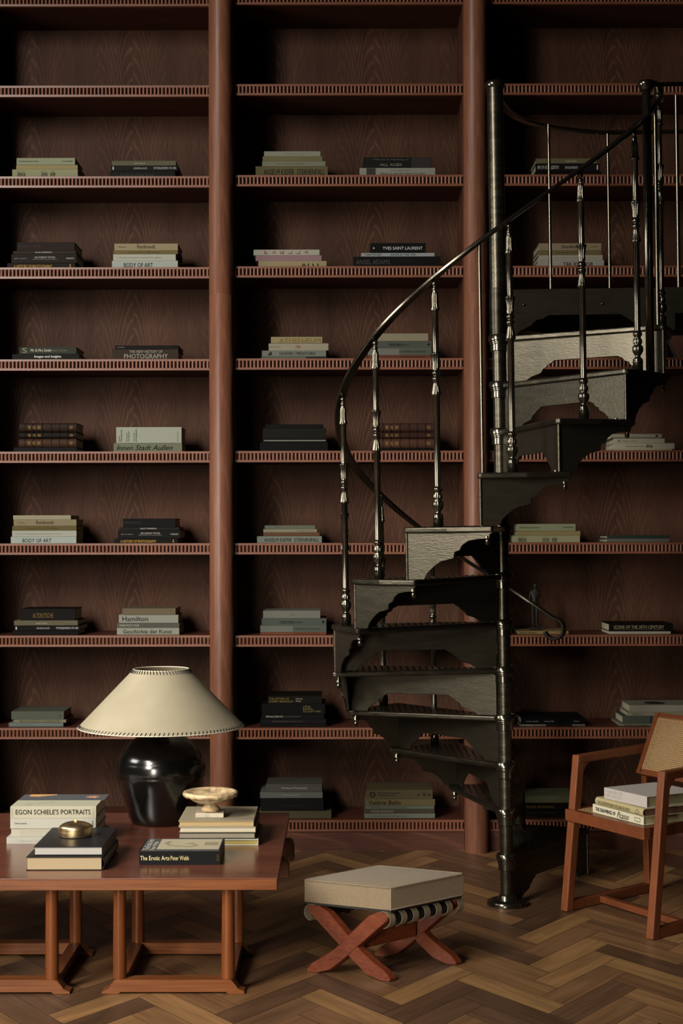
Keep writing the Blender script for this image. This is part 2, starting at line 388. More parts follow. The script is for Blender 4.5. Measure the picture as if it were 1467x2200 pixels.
SELF = [('SELF EVIDENT TRUTHS', .36, .67, .55, .72, '#c9c9c4'), ('SEVEN PORTRAITS OF BLACK AMERICA', .33, .7, .36, .46, '#9a9a96'), ('BETTY WRIGHT', .05, .24, .44, .55, '#a0a09c'), ('PHAIDON', .84, .96, .42, .6, '#c0c0bb')]
COPP = [('DAVID COPPERFIELD', .35, .62, .3, .75, '#c8c8c2')]
KLA = [('JÜRGEN KLAUKE', .34, .54, .22, .72, '#bdbdb8'), ('FOTOSEQUENZEN 1972-1980', .64, .97, .22, .72, '#bdbdb8'), ('▮', .025, .045, .2, .8, '#bdbdb8')]
WORK = [('work stance', .34, .52, .3, .65, '#b7b297'), ('S. Kimmig', .82, .96, .5, .68, '#8f8b74')]
KIEF = [('ANSELM KIEFER  STERNENFALL', .11, .955, .18, .72, '#23231f')]
PASS = [('Passages et Paris', .62, .94, .25, .7, '#7a7350')]
LEA = [('MEMOIRES', .16, .2, .3, .7, '#b08f55'), ('VOL', .24, .29, .3, .7, '#a5854c'), ('DE BARRAS', .32, .38, .3, .7, '#a5854c'), ('✻', .88, .94, .3, .7, '#a5854c')]
LB = (.1, .24, .4, .56, .7, .84)
MDJ = [('#box', .49, 1.0, .06, .94, '#53574f'), ('MATTHEW DAY JACKSON', .52, .9, .3, .62, '#15171a')]
MDB = [('MATTHEW DAY JACKSON', .52, .9, .3, .66, '#1c120d')]
FORCE = [('FORCE FIELDS', .28, .52, .3, .64, '#15181a'), ('PHASES OF THE KINETIC', .53, .62, .34, .55, '#2d322e'), ('✱', .93, .97, .3, .7, '#101010')]
DIN = [('Die Neue Kunst Seiten', .04, .38, .4, .62, '#3c3d31'), ('CommonWealth', .78, .96, .42, .62, '#3c3d31')]
HAND = [('Verlauf der Linie', .08, .2, .1, .85, '#30301f', dict(shear=.7)), ('Das Ende der Kunst', .44, .54, .1, .85, '#30301f', dict(shear=.7)), ('der Natur', .58, .66, .1, .85, '#30301f', dict(shear=.7))]
# left bay
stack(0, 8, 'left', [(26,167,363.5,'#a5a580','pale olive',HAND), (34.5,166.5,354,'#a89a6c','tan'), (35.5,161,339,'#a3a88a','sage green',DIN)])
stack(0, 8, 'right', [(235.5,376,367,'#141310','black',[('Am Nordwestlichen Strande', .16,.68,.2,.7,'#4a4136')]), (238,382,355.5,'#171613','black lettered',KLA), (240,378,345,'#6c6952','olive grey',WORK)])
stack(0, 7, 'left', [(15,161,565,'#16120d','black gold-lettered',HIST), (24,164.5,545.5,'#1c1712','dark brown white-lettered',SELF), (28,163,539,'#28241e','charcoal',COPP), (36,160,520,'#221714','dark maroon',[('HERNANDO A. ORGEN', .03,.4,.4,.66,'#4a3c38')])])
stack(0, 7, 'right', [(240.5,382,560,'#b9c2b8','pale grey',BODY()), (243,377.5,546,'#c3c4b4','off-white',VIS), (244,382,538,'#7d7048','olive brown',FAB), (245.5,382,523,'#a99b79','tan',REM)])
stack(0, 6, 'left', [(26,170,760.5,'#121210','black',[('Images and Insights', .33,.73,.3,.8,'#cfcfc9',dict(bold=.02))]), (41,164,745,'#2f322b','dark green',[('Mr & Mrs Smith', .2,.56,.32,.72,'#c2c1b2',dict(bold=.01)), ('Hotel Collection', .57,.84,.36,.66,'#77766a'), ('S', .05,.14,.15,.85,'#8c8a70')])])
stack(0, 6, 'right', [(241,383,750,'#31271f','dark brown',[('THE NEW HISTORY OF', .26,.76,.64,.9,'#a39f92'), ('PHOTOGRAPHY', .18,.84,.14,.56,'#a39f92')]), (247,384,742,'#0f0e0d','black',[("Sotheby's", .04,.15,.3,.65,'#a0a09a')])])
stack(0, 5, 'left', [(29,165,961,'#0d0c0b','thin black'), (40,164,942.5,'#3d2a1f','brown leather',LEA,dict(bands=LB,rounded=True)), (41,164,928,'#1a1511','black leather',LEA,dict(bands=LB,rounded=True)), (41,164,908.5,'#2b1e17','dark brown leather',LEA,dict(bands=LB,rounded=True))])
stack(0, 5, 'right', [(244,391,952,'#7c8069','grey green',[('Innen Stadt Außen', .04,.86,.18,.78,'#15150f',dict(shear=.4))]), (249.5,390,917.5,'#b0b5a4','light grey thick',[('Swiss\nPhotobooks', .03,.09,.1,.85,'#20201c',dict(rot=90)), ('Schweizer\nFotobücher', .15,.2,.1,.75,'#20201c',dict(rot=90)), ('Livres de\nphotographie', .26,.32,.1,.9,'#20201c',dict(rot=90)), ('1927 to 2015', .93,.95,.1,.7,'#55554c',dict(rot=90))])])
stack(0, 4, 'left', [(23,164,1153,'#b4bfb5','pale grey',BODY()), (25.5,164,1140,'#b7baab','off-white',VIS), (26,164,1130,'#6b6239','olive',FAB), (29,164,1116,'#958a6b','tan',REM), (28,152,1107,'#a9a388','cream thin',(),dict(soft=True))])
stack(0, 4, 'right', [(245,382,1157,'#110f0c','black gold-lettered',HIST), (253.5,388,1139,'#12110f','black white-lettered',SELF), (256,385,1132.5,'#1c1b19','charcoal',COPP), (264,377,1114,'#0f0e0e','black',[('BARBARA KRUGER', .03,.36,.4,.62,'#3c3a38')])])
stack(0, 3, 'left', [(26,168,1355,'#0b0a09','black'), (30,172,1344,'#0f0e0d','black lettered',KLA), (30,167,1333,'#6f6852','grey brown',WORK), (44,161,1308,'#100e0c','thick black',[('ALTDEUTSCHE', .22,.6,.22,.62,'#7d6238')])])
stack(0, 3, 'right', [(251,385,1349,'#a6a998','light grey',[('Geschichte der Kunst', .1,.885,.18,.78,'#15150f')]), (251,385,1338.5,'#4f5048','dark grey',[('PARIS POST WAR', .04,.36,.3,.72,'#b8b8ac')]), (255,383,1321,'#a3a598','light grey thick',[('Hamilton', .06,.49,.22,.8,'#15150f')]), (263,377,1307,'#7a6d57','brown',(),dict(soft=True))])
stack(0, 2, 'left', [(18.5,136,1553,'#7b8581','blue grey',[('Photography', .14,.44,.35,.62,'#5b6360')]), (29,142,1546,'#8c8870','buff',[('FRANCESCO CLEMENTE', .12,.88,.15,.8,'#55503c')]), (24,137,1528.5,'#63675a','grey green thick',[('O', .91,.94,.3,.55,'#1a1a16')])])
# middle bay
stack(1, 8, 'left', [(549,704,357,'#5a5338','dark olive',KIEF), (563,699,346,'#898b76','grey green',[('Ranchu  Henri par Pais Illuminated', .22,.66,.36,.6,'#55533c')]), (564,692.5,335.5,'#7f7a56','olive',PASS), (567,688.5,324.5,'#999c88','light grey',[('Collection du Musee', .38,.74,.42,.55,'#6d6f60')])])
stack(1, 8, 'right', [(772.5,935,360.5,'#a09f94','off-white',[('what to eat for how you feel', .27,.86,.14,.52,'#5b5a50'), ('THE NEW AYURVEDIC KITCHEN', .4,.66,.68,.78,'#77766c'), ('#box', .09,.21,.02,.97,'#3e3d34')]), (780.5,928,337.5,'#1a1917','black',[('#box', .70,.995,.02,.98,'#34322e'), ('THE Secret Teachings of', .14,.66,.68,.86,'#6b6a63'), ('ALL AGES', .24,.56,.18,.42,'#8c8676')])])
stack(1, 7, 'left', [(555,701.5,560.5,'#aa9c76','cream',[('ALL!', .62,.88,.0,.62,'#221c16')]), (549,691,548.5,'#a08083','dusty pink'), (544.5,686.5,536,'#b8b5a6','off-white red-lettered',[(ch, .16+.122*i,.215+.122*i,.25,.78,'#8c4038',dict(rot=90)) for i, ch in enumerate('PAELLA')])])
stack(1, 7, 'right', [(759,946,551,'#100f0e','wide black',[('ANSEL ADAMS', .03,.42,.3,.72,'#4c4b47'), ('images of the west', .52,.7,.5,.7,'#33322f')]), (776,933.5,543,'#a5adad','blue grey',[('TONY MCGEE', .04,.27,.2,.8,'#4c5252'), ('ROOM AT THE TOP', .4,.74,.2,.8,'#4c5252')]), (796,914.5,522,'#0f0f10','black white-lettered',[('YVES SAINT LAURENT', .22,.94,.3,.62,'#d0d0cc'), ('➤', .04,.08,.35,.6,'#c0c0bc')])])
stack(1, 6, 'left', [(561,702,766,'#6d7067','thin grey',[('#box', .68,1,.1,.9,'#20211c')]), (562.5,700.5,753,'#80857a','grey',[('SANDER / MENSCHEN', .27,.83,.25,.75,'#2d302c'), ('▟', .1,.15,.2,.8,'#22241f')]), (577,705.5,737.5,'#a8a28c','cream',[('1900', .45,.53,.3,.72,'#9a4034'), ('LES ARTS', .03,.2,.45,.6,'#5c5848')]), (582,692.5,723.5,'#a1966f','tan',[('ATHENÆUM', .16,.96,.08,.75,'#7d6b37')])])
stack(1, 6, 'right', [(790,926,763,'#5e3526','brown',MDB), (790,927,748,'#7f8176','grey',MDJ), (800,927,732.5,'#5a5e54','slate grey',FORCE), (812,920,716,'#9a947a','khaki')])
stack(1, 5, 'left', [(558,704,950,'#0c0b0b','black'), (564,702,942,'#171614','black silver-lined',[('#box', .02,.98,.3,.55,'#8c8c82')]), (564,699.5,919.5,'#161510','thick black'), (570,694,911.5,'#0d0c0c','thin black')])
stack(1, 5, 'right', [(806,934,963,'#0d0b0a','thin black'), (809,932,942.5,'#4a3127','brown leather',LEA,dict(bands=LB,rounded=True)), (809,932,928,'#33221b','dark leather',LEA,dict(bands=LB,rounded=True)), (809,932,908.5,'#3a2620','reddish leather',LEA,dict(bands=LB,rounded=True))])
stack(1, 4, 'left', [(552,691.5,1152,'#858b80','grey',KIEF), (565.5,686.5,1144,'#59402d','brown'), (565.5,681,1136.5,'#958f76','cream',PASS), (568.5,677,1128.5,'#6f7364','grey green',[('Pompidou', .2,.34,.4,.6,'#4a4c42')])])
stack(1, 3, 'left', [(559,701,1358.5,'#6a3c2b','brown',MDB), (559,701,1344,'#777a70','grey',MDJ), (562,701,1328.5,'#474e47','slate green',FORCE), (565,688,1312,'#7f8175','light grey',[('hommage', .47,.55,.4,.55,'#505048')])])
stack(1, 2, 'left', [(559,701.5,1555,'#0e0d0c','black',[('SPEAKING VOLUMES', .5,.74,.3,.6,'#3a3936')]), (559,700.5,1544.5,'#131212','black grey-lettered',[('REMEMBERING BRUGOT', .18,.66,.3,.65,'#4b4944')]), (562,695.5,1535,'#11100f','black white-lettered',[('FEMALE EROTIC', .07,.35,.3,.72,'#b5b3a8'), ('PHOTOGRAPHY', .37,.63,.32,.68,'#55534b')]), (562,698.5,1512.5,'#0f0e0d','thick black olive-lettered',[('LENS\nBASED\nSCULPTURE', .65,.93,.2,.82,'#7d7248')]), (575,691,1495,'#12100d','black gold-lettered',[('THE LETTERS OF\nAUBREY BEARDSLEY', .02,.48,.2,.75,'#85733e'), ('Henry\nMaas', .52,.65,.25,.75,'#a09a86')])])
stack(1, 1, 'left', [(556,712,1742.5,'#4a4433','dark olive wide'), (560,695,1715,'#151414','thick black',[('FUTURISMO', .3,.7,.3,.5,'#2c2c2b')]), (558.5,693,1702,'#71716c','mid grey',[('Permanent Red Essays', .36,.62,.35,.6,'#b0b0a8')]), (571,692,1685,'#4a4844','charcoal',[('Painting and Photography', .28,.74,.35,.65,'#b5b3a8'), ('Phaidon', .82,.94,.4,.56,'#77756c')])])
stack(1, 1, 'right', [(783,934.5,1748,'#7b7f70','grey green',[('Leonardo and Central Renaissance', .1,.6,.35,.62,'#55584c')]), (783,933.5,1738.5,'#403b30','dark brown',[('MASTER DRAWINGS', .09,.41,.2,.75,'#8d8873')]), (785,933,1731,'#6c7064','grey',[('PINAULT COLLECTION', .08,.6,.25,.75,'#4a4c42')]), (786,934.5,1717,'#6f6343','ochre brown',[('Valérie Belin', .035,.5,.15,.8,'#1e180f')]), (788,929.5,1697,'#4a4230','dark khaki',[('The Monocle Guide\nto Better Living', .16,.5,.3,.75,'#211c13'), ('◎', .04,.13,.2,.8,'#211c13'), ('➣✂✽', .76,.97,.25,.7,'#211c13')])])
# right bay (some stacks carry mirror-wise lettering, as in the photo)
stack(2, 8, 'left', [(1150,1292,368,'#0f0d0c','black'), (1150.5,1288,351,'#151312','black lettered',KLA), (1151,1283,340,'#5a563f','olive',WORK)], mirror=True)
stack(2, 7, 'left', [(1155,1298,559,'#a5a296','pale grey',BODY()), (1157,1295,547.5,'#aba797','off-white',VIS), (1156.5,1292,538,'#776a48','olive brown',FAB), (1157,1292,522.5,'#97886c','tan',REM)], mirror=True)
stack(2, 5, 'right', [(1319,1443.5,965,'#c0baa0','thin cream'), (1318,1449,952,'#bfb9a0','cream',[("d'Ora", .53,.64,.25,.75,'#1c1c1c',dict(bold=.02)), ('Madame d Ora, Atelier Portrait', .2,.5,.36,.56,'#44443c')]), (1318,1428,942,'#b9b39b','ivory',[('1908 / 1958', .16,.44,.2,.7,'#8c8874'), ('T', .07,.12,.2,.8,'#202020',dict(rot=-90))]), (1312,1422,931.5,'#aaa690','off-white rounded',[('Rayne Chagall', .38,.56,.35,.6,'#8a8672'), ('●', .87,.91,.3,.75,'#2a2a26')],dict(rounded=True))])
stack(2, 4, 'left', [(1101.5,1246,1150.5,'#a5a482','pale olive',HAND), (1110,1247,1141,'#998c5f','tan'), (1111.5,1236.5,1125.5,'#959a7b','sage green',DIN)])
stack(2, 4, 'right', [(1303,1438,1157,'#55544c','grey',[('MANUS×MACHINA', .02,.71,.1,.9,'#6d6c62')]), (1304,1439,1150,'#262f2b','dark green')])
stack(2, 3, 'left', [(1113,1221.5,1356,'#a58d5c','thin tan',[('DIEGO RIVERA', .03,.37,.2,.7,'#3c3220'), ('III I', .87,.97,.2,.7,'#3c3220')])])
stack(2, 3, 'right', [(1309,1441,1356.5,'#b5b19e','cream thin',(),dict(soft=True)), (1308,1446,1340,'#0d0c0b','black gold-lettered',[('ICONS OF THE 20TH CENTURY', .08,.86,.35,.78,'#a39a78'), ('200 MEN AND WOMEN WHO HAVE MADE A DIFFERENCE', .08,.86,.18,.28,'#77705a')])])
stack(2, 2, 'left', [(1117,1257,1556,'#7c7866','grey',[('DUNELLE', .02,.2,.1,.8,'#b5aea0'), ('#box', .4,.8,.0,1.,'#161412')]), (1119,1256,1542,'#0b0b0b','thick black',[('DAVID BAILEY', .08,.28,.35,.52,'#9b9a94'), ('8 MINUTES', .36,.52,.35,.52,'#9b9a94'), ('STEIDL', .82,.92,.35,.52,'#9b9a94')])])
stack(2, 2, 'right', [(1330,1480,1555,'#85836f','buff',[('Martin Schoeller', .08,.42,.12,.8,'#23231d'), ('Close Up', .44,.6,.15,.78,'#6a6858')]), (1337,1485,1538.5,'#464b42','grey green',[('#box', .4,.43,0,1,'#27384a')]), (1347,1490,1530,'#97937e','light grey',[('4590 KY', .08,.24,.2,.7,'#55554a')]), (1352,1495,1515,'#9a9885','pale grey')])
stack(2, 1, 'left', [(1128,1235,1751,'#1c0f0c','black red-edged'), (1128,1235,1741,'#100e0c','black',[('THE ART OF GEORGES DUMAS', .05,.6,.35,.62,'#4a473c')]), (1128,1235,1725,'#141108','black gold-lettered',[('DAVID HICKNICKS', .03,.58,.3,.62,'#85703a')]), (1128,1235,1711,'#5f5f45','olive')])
a = Q(1428, 768, YF + .06); zs = SHZ[5] + .0004
for k, (dx, tl, cn) in enumerate(((0., 0., 'standing upright'), (.022, -.45, 'leaning against its neighbour'))):
    b = thing('book', 'thin dark book %s on the sixth shelf up, right bay' % cn, 'book', (a.x + dx, YF + .06, zs), 0, GS); b.rotation_euler = (0, tl, 0)
    if k: b.location.x += .036; b.location.z += .002
    MB().box((-.004, 0, 0), (.004, .16, .085 if not k else .1)).build('cover', mat('cloth dk', '#1e2326', .5), b, bevel=.001, seg=1)
    MB().box((-.0025, .003, .085 if not k else .1), (.0025, .158, (.085 if not k else .1) + .0006)).build('page_block', mat('pages g', '#8a8674', .9), b)
# oval plate emblem on top cover at the far right stack
p = Q(1422, 1515, YF + .045)
for o_ in list(COL.objects):
    if o_.get('label', '').startswith('pale grey book, topmost of right stack, second shelf up, right'):
        eb = MB(); eb.v = [(.05 * math.cos(2*math.pi*i/28) - .02, .1 + .06 * math.sin(2*math.pi*i/28), 0) for i in range(28)]; eb.f = [tuple(range(28))]
        tz = max(v.co.z for v in o_.children[0].data.vertices) + .0004
        eo = eb.build('cover_emblem', m_black, o_); eo.location.z = tz
# ------------------------------------------------------------ spiral staircase
YP = 6.4405; XB = .6715
TF = [53, 77.5, 102.5, 127, 157, 183, 208.5, 233.4, 258, 282.3, 307.2, 331.5, 356]
TZ = [.2, .384, .574, .768, .963, 1.154, 1.345, 1.54, 1.735, 1.93, 2.12, 2.31, 2.503]
stair = thing('spiral_staircase', 'black cast iron spiral staircase with ornate balusters in front of the bookcase', 'staircase', (XB, YP, 0))
stair.rotation_euler = (0, -.013, 0)
def pol(r, th, z=0.): a = math.radians(th); return Vector((r * math.cos(a), r * math.sin(a), z))
MB().lathe([(.0275, .01), (.0275, 2.5), (.0375, 2.505), (.0375, 2.30), (.0375, 2.505), (.0335, 2.507), (.0335, 3.325)], 32).build('centre_pole', m_iron, stair, smooth=True)
MB().lathe([(.0335, 3.32), (.036, 3.322), (.041, 3.331), (.041, 3.341), (.036, 3.349), (.01, 3.352)], 32).build('pole_cap', m_iron_s, stair, smooth=True)
MB().lathe([(.078, .0), (.0827, .002), (.0827, .014), (.079, .019), (.04, .022), (.034, .04), (.029, .045)], 40).build('base_plate', m_iron_s, stair, smooth=True)
OG = [(.0,0.),(.05,.0),(.2,1.),(.24,.88),(.31,.765),(.40,.66),(.50,.62),(.55,.60),(.56,.49),(.62,.45),(.65,.36),(.72,.28),(.83,.245),(.96,.235),(.975,.15),(1,.12)]
col_me = None; fin_me = None
R = .688
for k in range(12):
    th = TF[k]; z = TZ[k]; rise = z - (TZ[k-1] if k else 0.); dB = 28.0
    A = pol(R, th); B = pol(R, th + dB); e1 = A.normalized(); e2 = B.normalized()
    n1 = Vector((e1.y, -e1.x, 0)); n2 = Vector((-e2.y, e2.x, 0))
    mid = pol(R * 1.0, th + dB / 2)
    tr = MB(); hub = .034
    poly = [e1 * .03 + n1 * .016, A + n1 * .012, A + e1 * .012, (mid * 1.01), B + e2 * .012, B + n2 * .004, e2 * .03 + n2 * .016]
    tr.prism([(p.x, p.y) for p in poly], (0, 0, z - .022), (1,0,0), (0,1,0), (0,0,1), .022)
    t = tr.build('tread', m_iron, stair, bevel=.006, seg=3)
    # raised studs on the walking surface
    sd = MB(); g = .026; Rn = 0
    for ix in range(-30, 31):
        for iy in range(-30, 31):
            x = ix * g; y = iy * g + (g / 2 if ix % 2 else 0); rr = math.hypot(x, y); an = math.degrees(math.atan2(y, x)) % 360
            da = (an - th + 180) % 360 - 180
            if rr < .08 or rr > R - .035: continue
            if da < 0 or da > dB: continue
            if rr * math.sin(math.radians(da)) < .012 or rr * math.sin(math.radians(dB - da)) < .012: continue
            q = .0075
            sd.add([(x-q, y, z-.001), (x, y-q*.6, z-.001), (x+q, y, z-.001), (x, y+q*.6, z-.001), (x, y, z+.0035)], [(0,1,4),(1,2,4),(2,3,4),(3,0,4)])
    sd.build('tread_studs', m_iron_s, t, fix=False)
    # riser with arched underside, on the low side of the tread
    rs = MB(); r0, r1 = .03, R - .004; hh = rise - .002; ah = .078
    bt = -hh; P = [(r0, -.02), (r1, -.02), (r1, bt), (r1 - .085, bt), (r1 - .09, bt + .012), (r1 - .11, bt + .03), (r1 - .135, bt + .042), (r1 - .138, bt + .052), (r1 - .155, bt + .058),
         (r1 - .165, bt + .07), (r1 - .185, bt + ah), (r0 + .21, bt + ah), (r0 + .195, bt + .068), (r0 + .18, bt + .06), (r0 + .17, bt + .05), (r0 + .16, bt + .046), (r0 + .15, bt + .03), (r0 + .11, bt + .018), (r0 + .09, bt + .006), (r0 + .085, bt), (r0, bt)]
    rs.prism(P, Vector((0, 0, z)) - n1 * .0, e1, (0, 0, 1), -n1, .008)
    rs.build('riser', m_plate, t, bevel=.0015, seg=1)
    # outer fascia with stepped ogee
    ch = (B - A); Lc = ch.length; cdv = ch.normalized(); out = Vector((cdv.y, -cdv.x, 0))
    fp = [(0, -.02), (Lc, -.02)] + [(Lc * s, -rise * max(d, .13) + .001) for s, d in OG[::-1] if d > 0]
    fp = fp + [(0, -rise + .001)]
    MB().prism(fp, A + Vector((0, 0, z)), cdv, (0, 0, 1), -out, .007).build('fascia', m_plate, t, bevel=.0012, seg=1)
    MB().lathe([(.006, -rise + .001), (.006, -.02)], 12, c=(A.x - e1.x * .002, A.y - e1.y * .002, z)).build('corner_post', m_iron, t, smooth=True)
    # drop finial with bolt
    q = B - cdv * .022 - out * .010
    if fin_me is None:
        fo = MB().lathe([(.010, 0), (.010, -.012), (.0125, -.015), (.0125, -.022), (.008, -.026), (.0075, -.03), (.010, -.035), (.008, -.042), (.003, -.048)], 14).build('drop_finial', m_iron_s, t, smooth=True); fin_me = fo.data
    else:
        fo = bpy.data.objects.new('drop_finial', fin_me); COL.objects.link(fo); fo.parent = t
    fo.location = (q.x, q.y, z - .022)
    bq = pol(R - .05, th + dB - 3.5); MB().lathe([(.005, -.001), (.005, .008), (.002, .010)], 8, c=(bq.x, bq.y, z)).build('bolt_head', m_iron_s, t)
    if col_me is None:
        co = MB().lathe([(.028, .002), (.038, .003), (.0425, -.003), (.0425, -.020), (.040, -.0225), (.0385, -.0225), (.0395, -.027), (.0385, -.030), (.0365, -.030), (.037, -.034), (.036, -.037), (.034, -.037), (.0345, -.062), (.033, -.063), (.0275, -.064)], 32).build('collar', m_iron_s, stair, smooth=True); col_me = co.data
    else:
        co = bpy.data.objects.new('collar', col_me); COL.objects.link(co); co.parent = stair
    co.location = (0, 0, z + .006)
# turned balusters
def zz(y): return (2115 - y) / 2206
BP = [(2115,42),(2045,42),(2040,44),(2030,42),(2024,39),(2018,42),(2010,34),(2000,22),(1985,24),(1970,36,.1),(1950,45,.14),(1930,47,.14),(1912,44,.14),(1898,30),(1890,32),(1880,38,.2),(1862,39,.25),(1848,34,.2),(1838,26),(1830,28),(1818,36),(1806,39),(1796,36),(1788,28)]
BP += [(1780,27,.14),(1045,27,.14),(1040,40),(1028,41,.2),(1005,37,.28),(975,30,.25),(945,25,.2),(925,26),(918,33),(906,36),(894,33),(888,24),(880,24),(872,32),(860,36),(848,33),(838,25),(828,28,.2),(810,31,.3),(790,28,.3),(760,30,.3),(725,37,.3),(706,42,.2),(700,41),(697,26)]
BP += [(690,26,.14),(355,26,.14),(350,35),(342,38,.2),(325,34,.3),(295,29,.3),(260,28,.3),(230,29,.3),(205,25,.2),(190,17),(182,20),(172,23),(162,21),(154,14),(148,17),(138,22),(128,24),(118,21),(108,12),(100,8)]
bal_me = None
def add_shared(name, me, mk, parent, loc):
    if me is None: o = mk()
    else: o = bpy.data.objects.new(name, me); COL.objects.link(o); o.parent = parent
    o.location = loc; return o
for k in range(0, 12):
    off = 10. if k else 8
    q = pol(.655, TF[k] + off)
    o = add_shared('turned_baluster', bal_me, lambda: MB().lathe([(p[1] / 2206, zz(p[0]), p[2] if len(p) > 2 else 0) for p in BP], 48, flute=12).build('turned_baluster', m_iron_s, stair, smooth='all'), stair, (q.x, q.y, TZ[k])) if k != 0 else None
    if o: bal_me = o.data
# hand rail
nod = [(TF[k] + 10, TZ[k] + .922) for k in range(12)]
def zr(th):
    if th <= nod[0][0]: return nod[0][1] + (th - nod[0][0]) * .0078
    for (a, za), (b, zb) in zip(nod, nod[1:]):
        if th <= b: return za + (zb - za) * (th - a) / (b - a)
    return nod[-1][1] + (th - nod[-1][0]) * .006
# smooth the rail heights
def zs_(th): return sum(zr(th + d) for d in (-14, -7, 0, 7, 14)) / 5
pts = []
for i in range(9):      # scroll at the foot
    a = math.radians(-150 + i * 27); c = pol(.655, 66); tg = Vector((-math.sin(math.radians(66)), math.cos(math.radians(66)), 0))
    pts.append(c - tg * (.07) + tg * (.045 * math.cos(a) * -1) * 1.0 + Vector((0, 0, zs_(66) - .07 + .05 * math.sin(a) * 1.0)))
pts = []
c0 = pol(.655, 64); tg = Vector((-math.sin(math.radians(64)), math.cos(math.radians(64)), 0)); zc = zs_(64) - .045
for i in range(10):
    a = math.radians(200 + (i * 25)); pts.append(c0 + tg * (.047 * math.cos(a)) * -1 * -1 + Vector((0, 0, zc + .047 * math.sin(a))))
pts = [c0 + Vector((tg.x * .045 * math.cos(math.radians(a)), tg.y * .045 * math.cos(math.radians(a)), zc - c0.z + .045 * math.sin(math.radians(a)))) for a in range(-20, -271, -25)]
for i in range(0, 91): th = 68 + i * 3.; pts.append(pol(.655, th, zs_(th)))
th = 68 + 91 * 3.; zt = zs_(th)
CAP = pol(.655, 326, 3.225)
pts += [pol(.655, 341.6, 3.205), pol(.655, 343.2, 3.222), pol(.655, 343.4, 3.238), pol(.655, 341.8, 3.252), pol(.655, 338.5, 3.258), pol(.655, 333, 3.252), pol(.655, 328, 3.243)]
sect = [(-.018, -.003), (-.015, -.006), (.015, -.006), (.018, -.003), (.018, .004), (.013, .008), (-.013, .008), (-.018, .004)]
MB().tube(pts, .01, sect=sect, radial=True).build('handrail', m_iron_s, stair, smooth=True)
def rod(name, p0, p1, r, n=12, m=None): return MB().tube([p0, p1], r, n).build(name, m or m_iron_s, stair, smooth=True)
q = pol(.655, 258.5); rod('plain_spindle', q + Vector((0,0,TZ[8])), Vector((q.x, q.y, zs_(258.5))), .0065)
q = pol(.64, 82); rod('plain_spindle', q + Vector((0,0,TZ[0])), Vector((q.x, q.y, zs_(82))), .0065)
q = pol(.655, 335); rod('plain_spindle', q + Vector((0,0,TZ[11])), Vector((q.x, q.y, zs_(335))), .0085)
q = pol(.655, 326)
MB().lathe([(.017, 0, .12), (.017, 1.105, .12)], 36, c=(q.x, q.y, TZ[10]), flute=9).build('newel_post', m_iron_s, stair, smooth='all')
MB().lathe([(.02, 1.085), (.028, 1.095), (.033, 1.105), (.033, 1.113), (.028, 1.12), (.005, 1.122)], 28, c=(q.x, q.y, TZ[10])).build('newel_cap', m_iron_s, stair, smooth=True)
# landing: local coordinates = world - (XB,YP), un-leaned approximately
def LQ(u, v, Y): p = Q(u, v, Y); return Vector((p.x - XB + .013 * p.z, Y - YP, p.z))
zl = TZ[12]
arc = [(0.0, .11), (.05, .29), (.14, .515), (.255, .637), (.40, .73), (.55, .80), (1.25, .80)]
deck = [(.0, -.004), (1.25, -.004)] + arc[::-1]
MB().prism(deck, (0, 0, zl - .02), (1,0,0), (0,1,0), (0,0,1), .02).build('landing_deck', m_iron, stair, bevel=.002, seg=1)
lf = MB(); P12 = [(x, zv - .0) for x, zv in []]
r0, r1 = .034, R; bt = -(zl - TZ[11]) + .002; ah = .085
P = [(r0, -.0), (1.25, 0.), (1.25, -.105), (r1 + .03, -.105), (r1 + .03, bt + .02), (r1, bt), (r1 - .06, bt), (r1 - .075, bt + .02), (r1 - .12, bt + .035), (r1 - .15, bt + .06), (r1 - .19, bt + ah), (r0 + .17, bt + ah), (r0 + .15, bt + .072), (r0 + .12, bt + .066), (r0 + .10, bt + .045), (r0 + .05, bt + .02), (r0 + .035, bt), (r0, bt)]
MB().prism(P, (0, -.006, zl - .001), (1,0,0), (0,0,1), (0,1,0), .008).build('landing_fascia', m_plate, stair, bevel=.0012, seg=1)
ar3 = [Vector((x, y, zl - .05)) for x, y in arc]
MB().tube(ar3, .01, sect=[(-.004, -.05), (.004, -.05), (.004, .05), (-.004, .05)]).build('landing_edge', m_plate, stair)
for u in (1124, 1293):
    p_ = LQ(u, 656, YP); MB().lathe([(.0055, 0), (.0055, .003), (.003, .006), (.001, .007)], 10).build('rivet', m_iron_s, stair, smooth=True)
    ob = COL.objects[-1]; ob.rotation_euler = (math.pi / 2, 0, 0); ob.location = (p_.x, -.006, p_.z)
zt = 3.335
top = [Vector((x, y, zt)) for x, y in [(.0, .03), (.004, .11), (.025, .20), (.055, .29), (.095, .40), (.14, .50), (.19, .575), (.255, .637), (.33, .69), (.42, .74), (.55, .795), (.7, .80), (1.25, .80)]]
MB().tube(top, .01, sect=sect).build('guard_rail', m_iron_s, stair, smooth=True)
for u, v in ((1178, 273), (1305, 291)):
    p_ = LQ(u, v, 7.077 if u < 1200 else 7.235)
    rod('guard_rod', Vector((p_.x, p_.y, zl)), Vector((p_.x, p_.y, zt)), .0075)
p0 = LQ(1397, 183, 6.07); p1 = Vector((1.25, .01, zt))
rod('guard_rail', Vector((q.x, q.y, 3.226)), p1, .009)
for u in (1453, 1590):
    p_ = LQ(u, 300, YP + .01); rod('guard_rod', Vector((p_.x, .005, zl)), Vector((p_.x, (.005), zt - (.05 if u < 1500 else 0))), .0085)
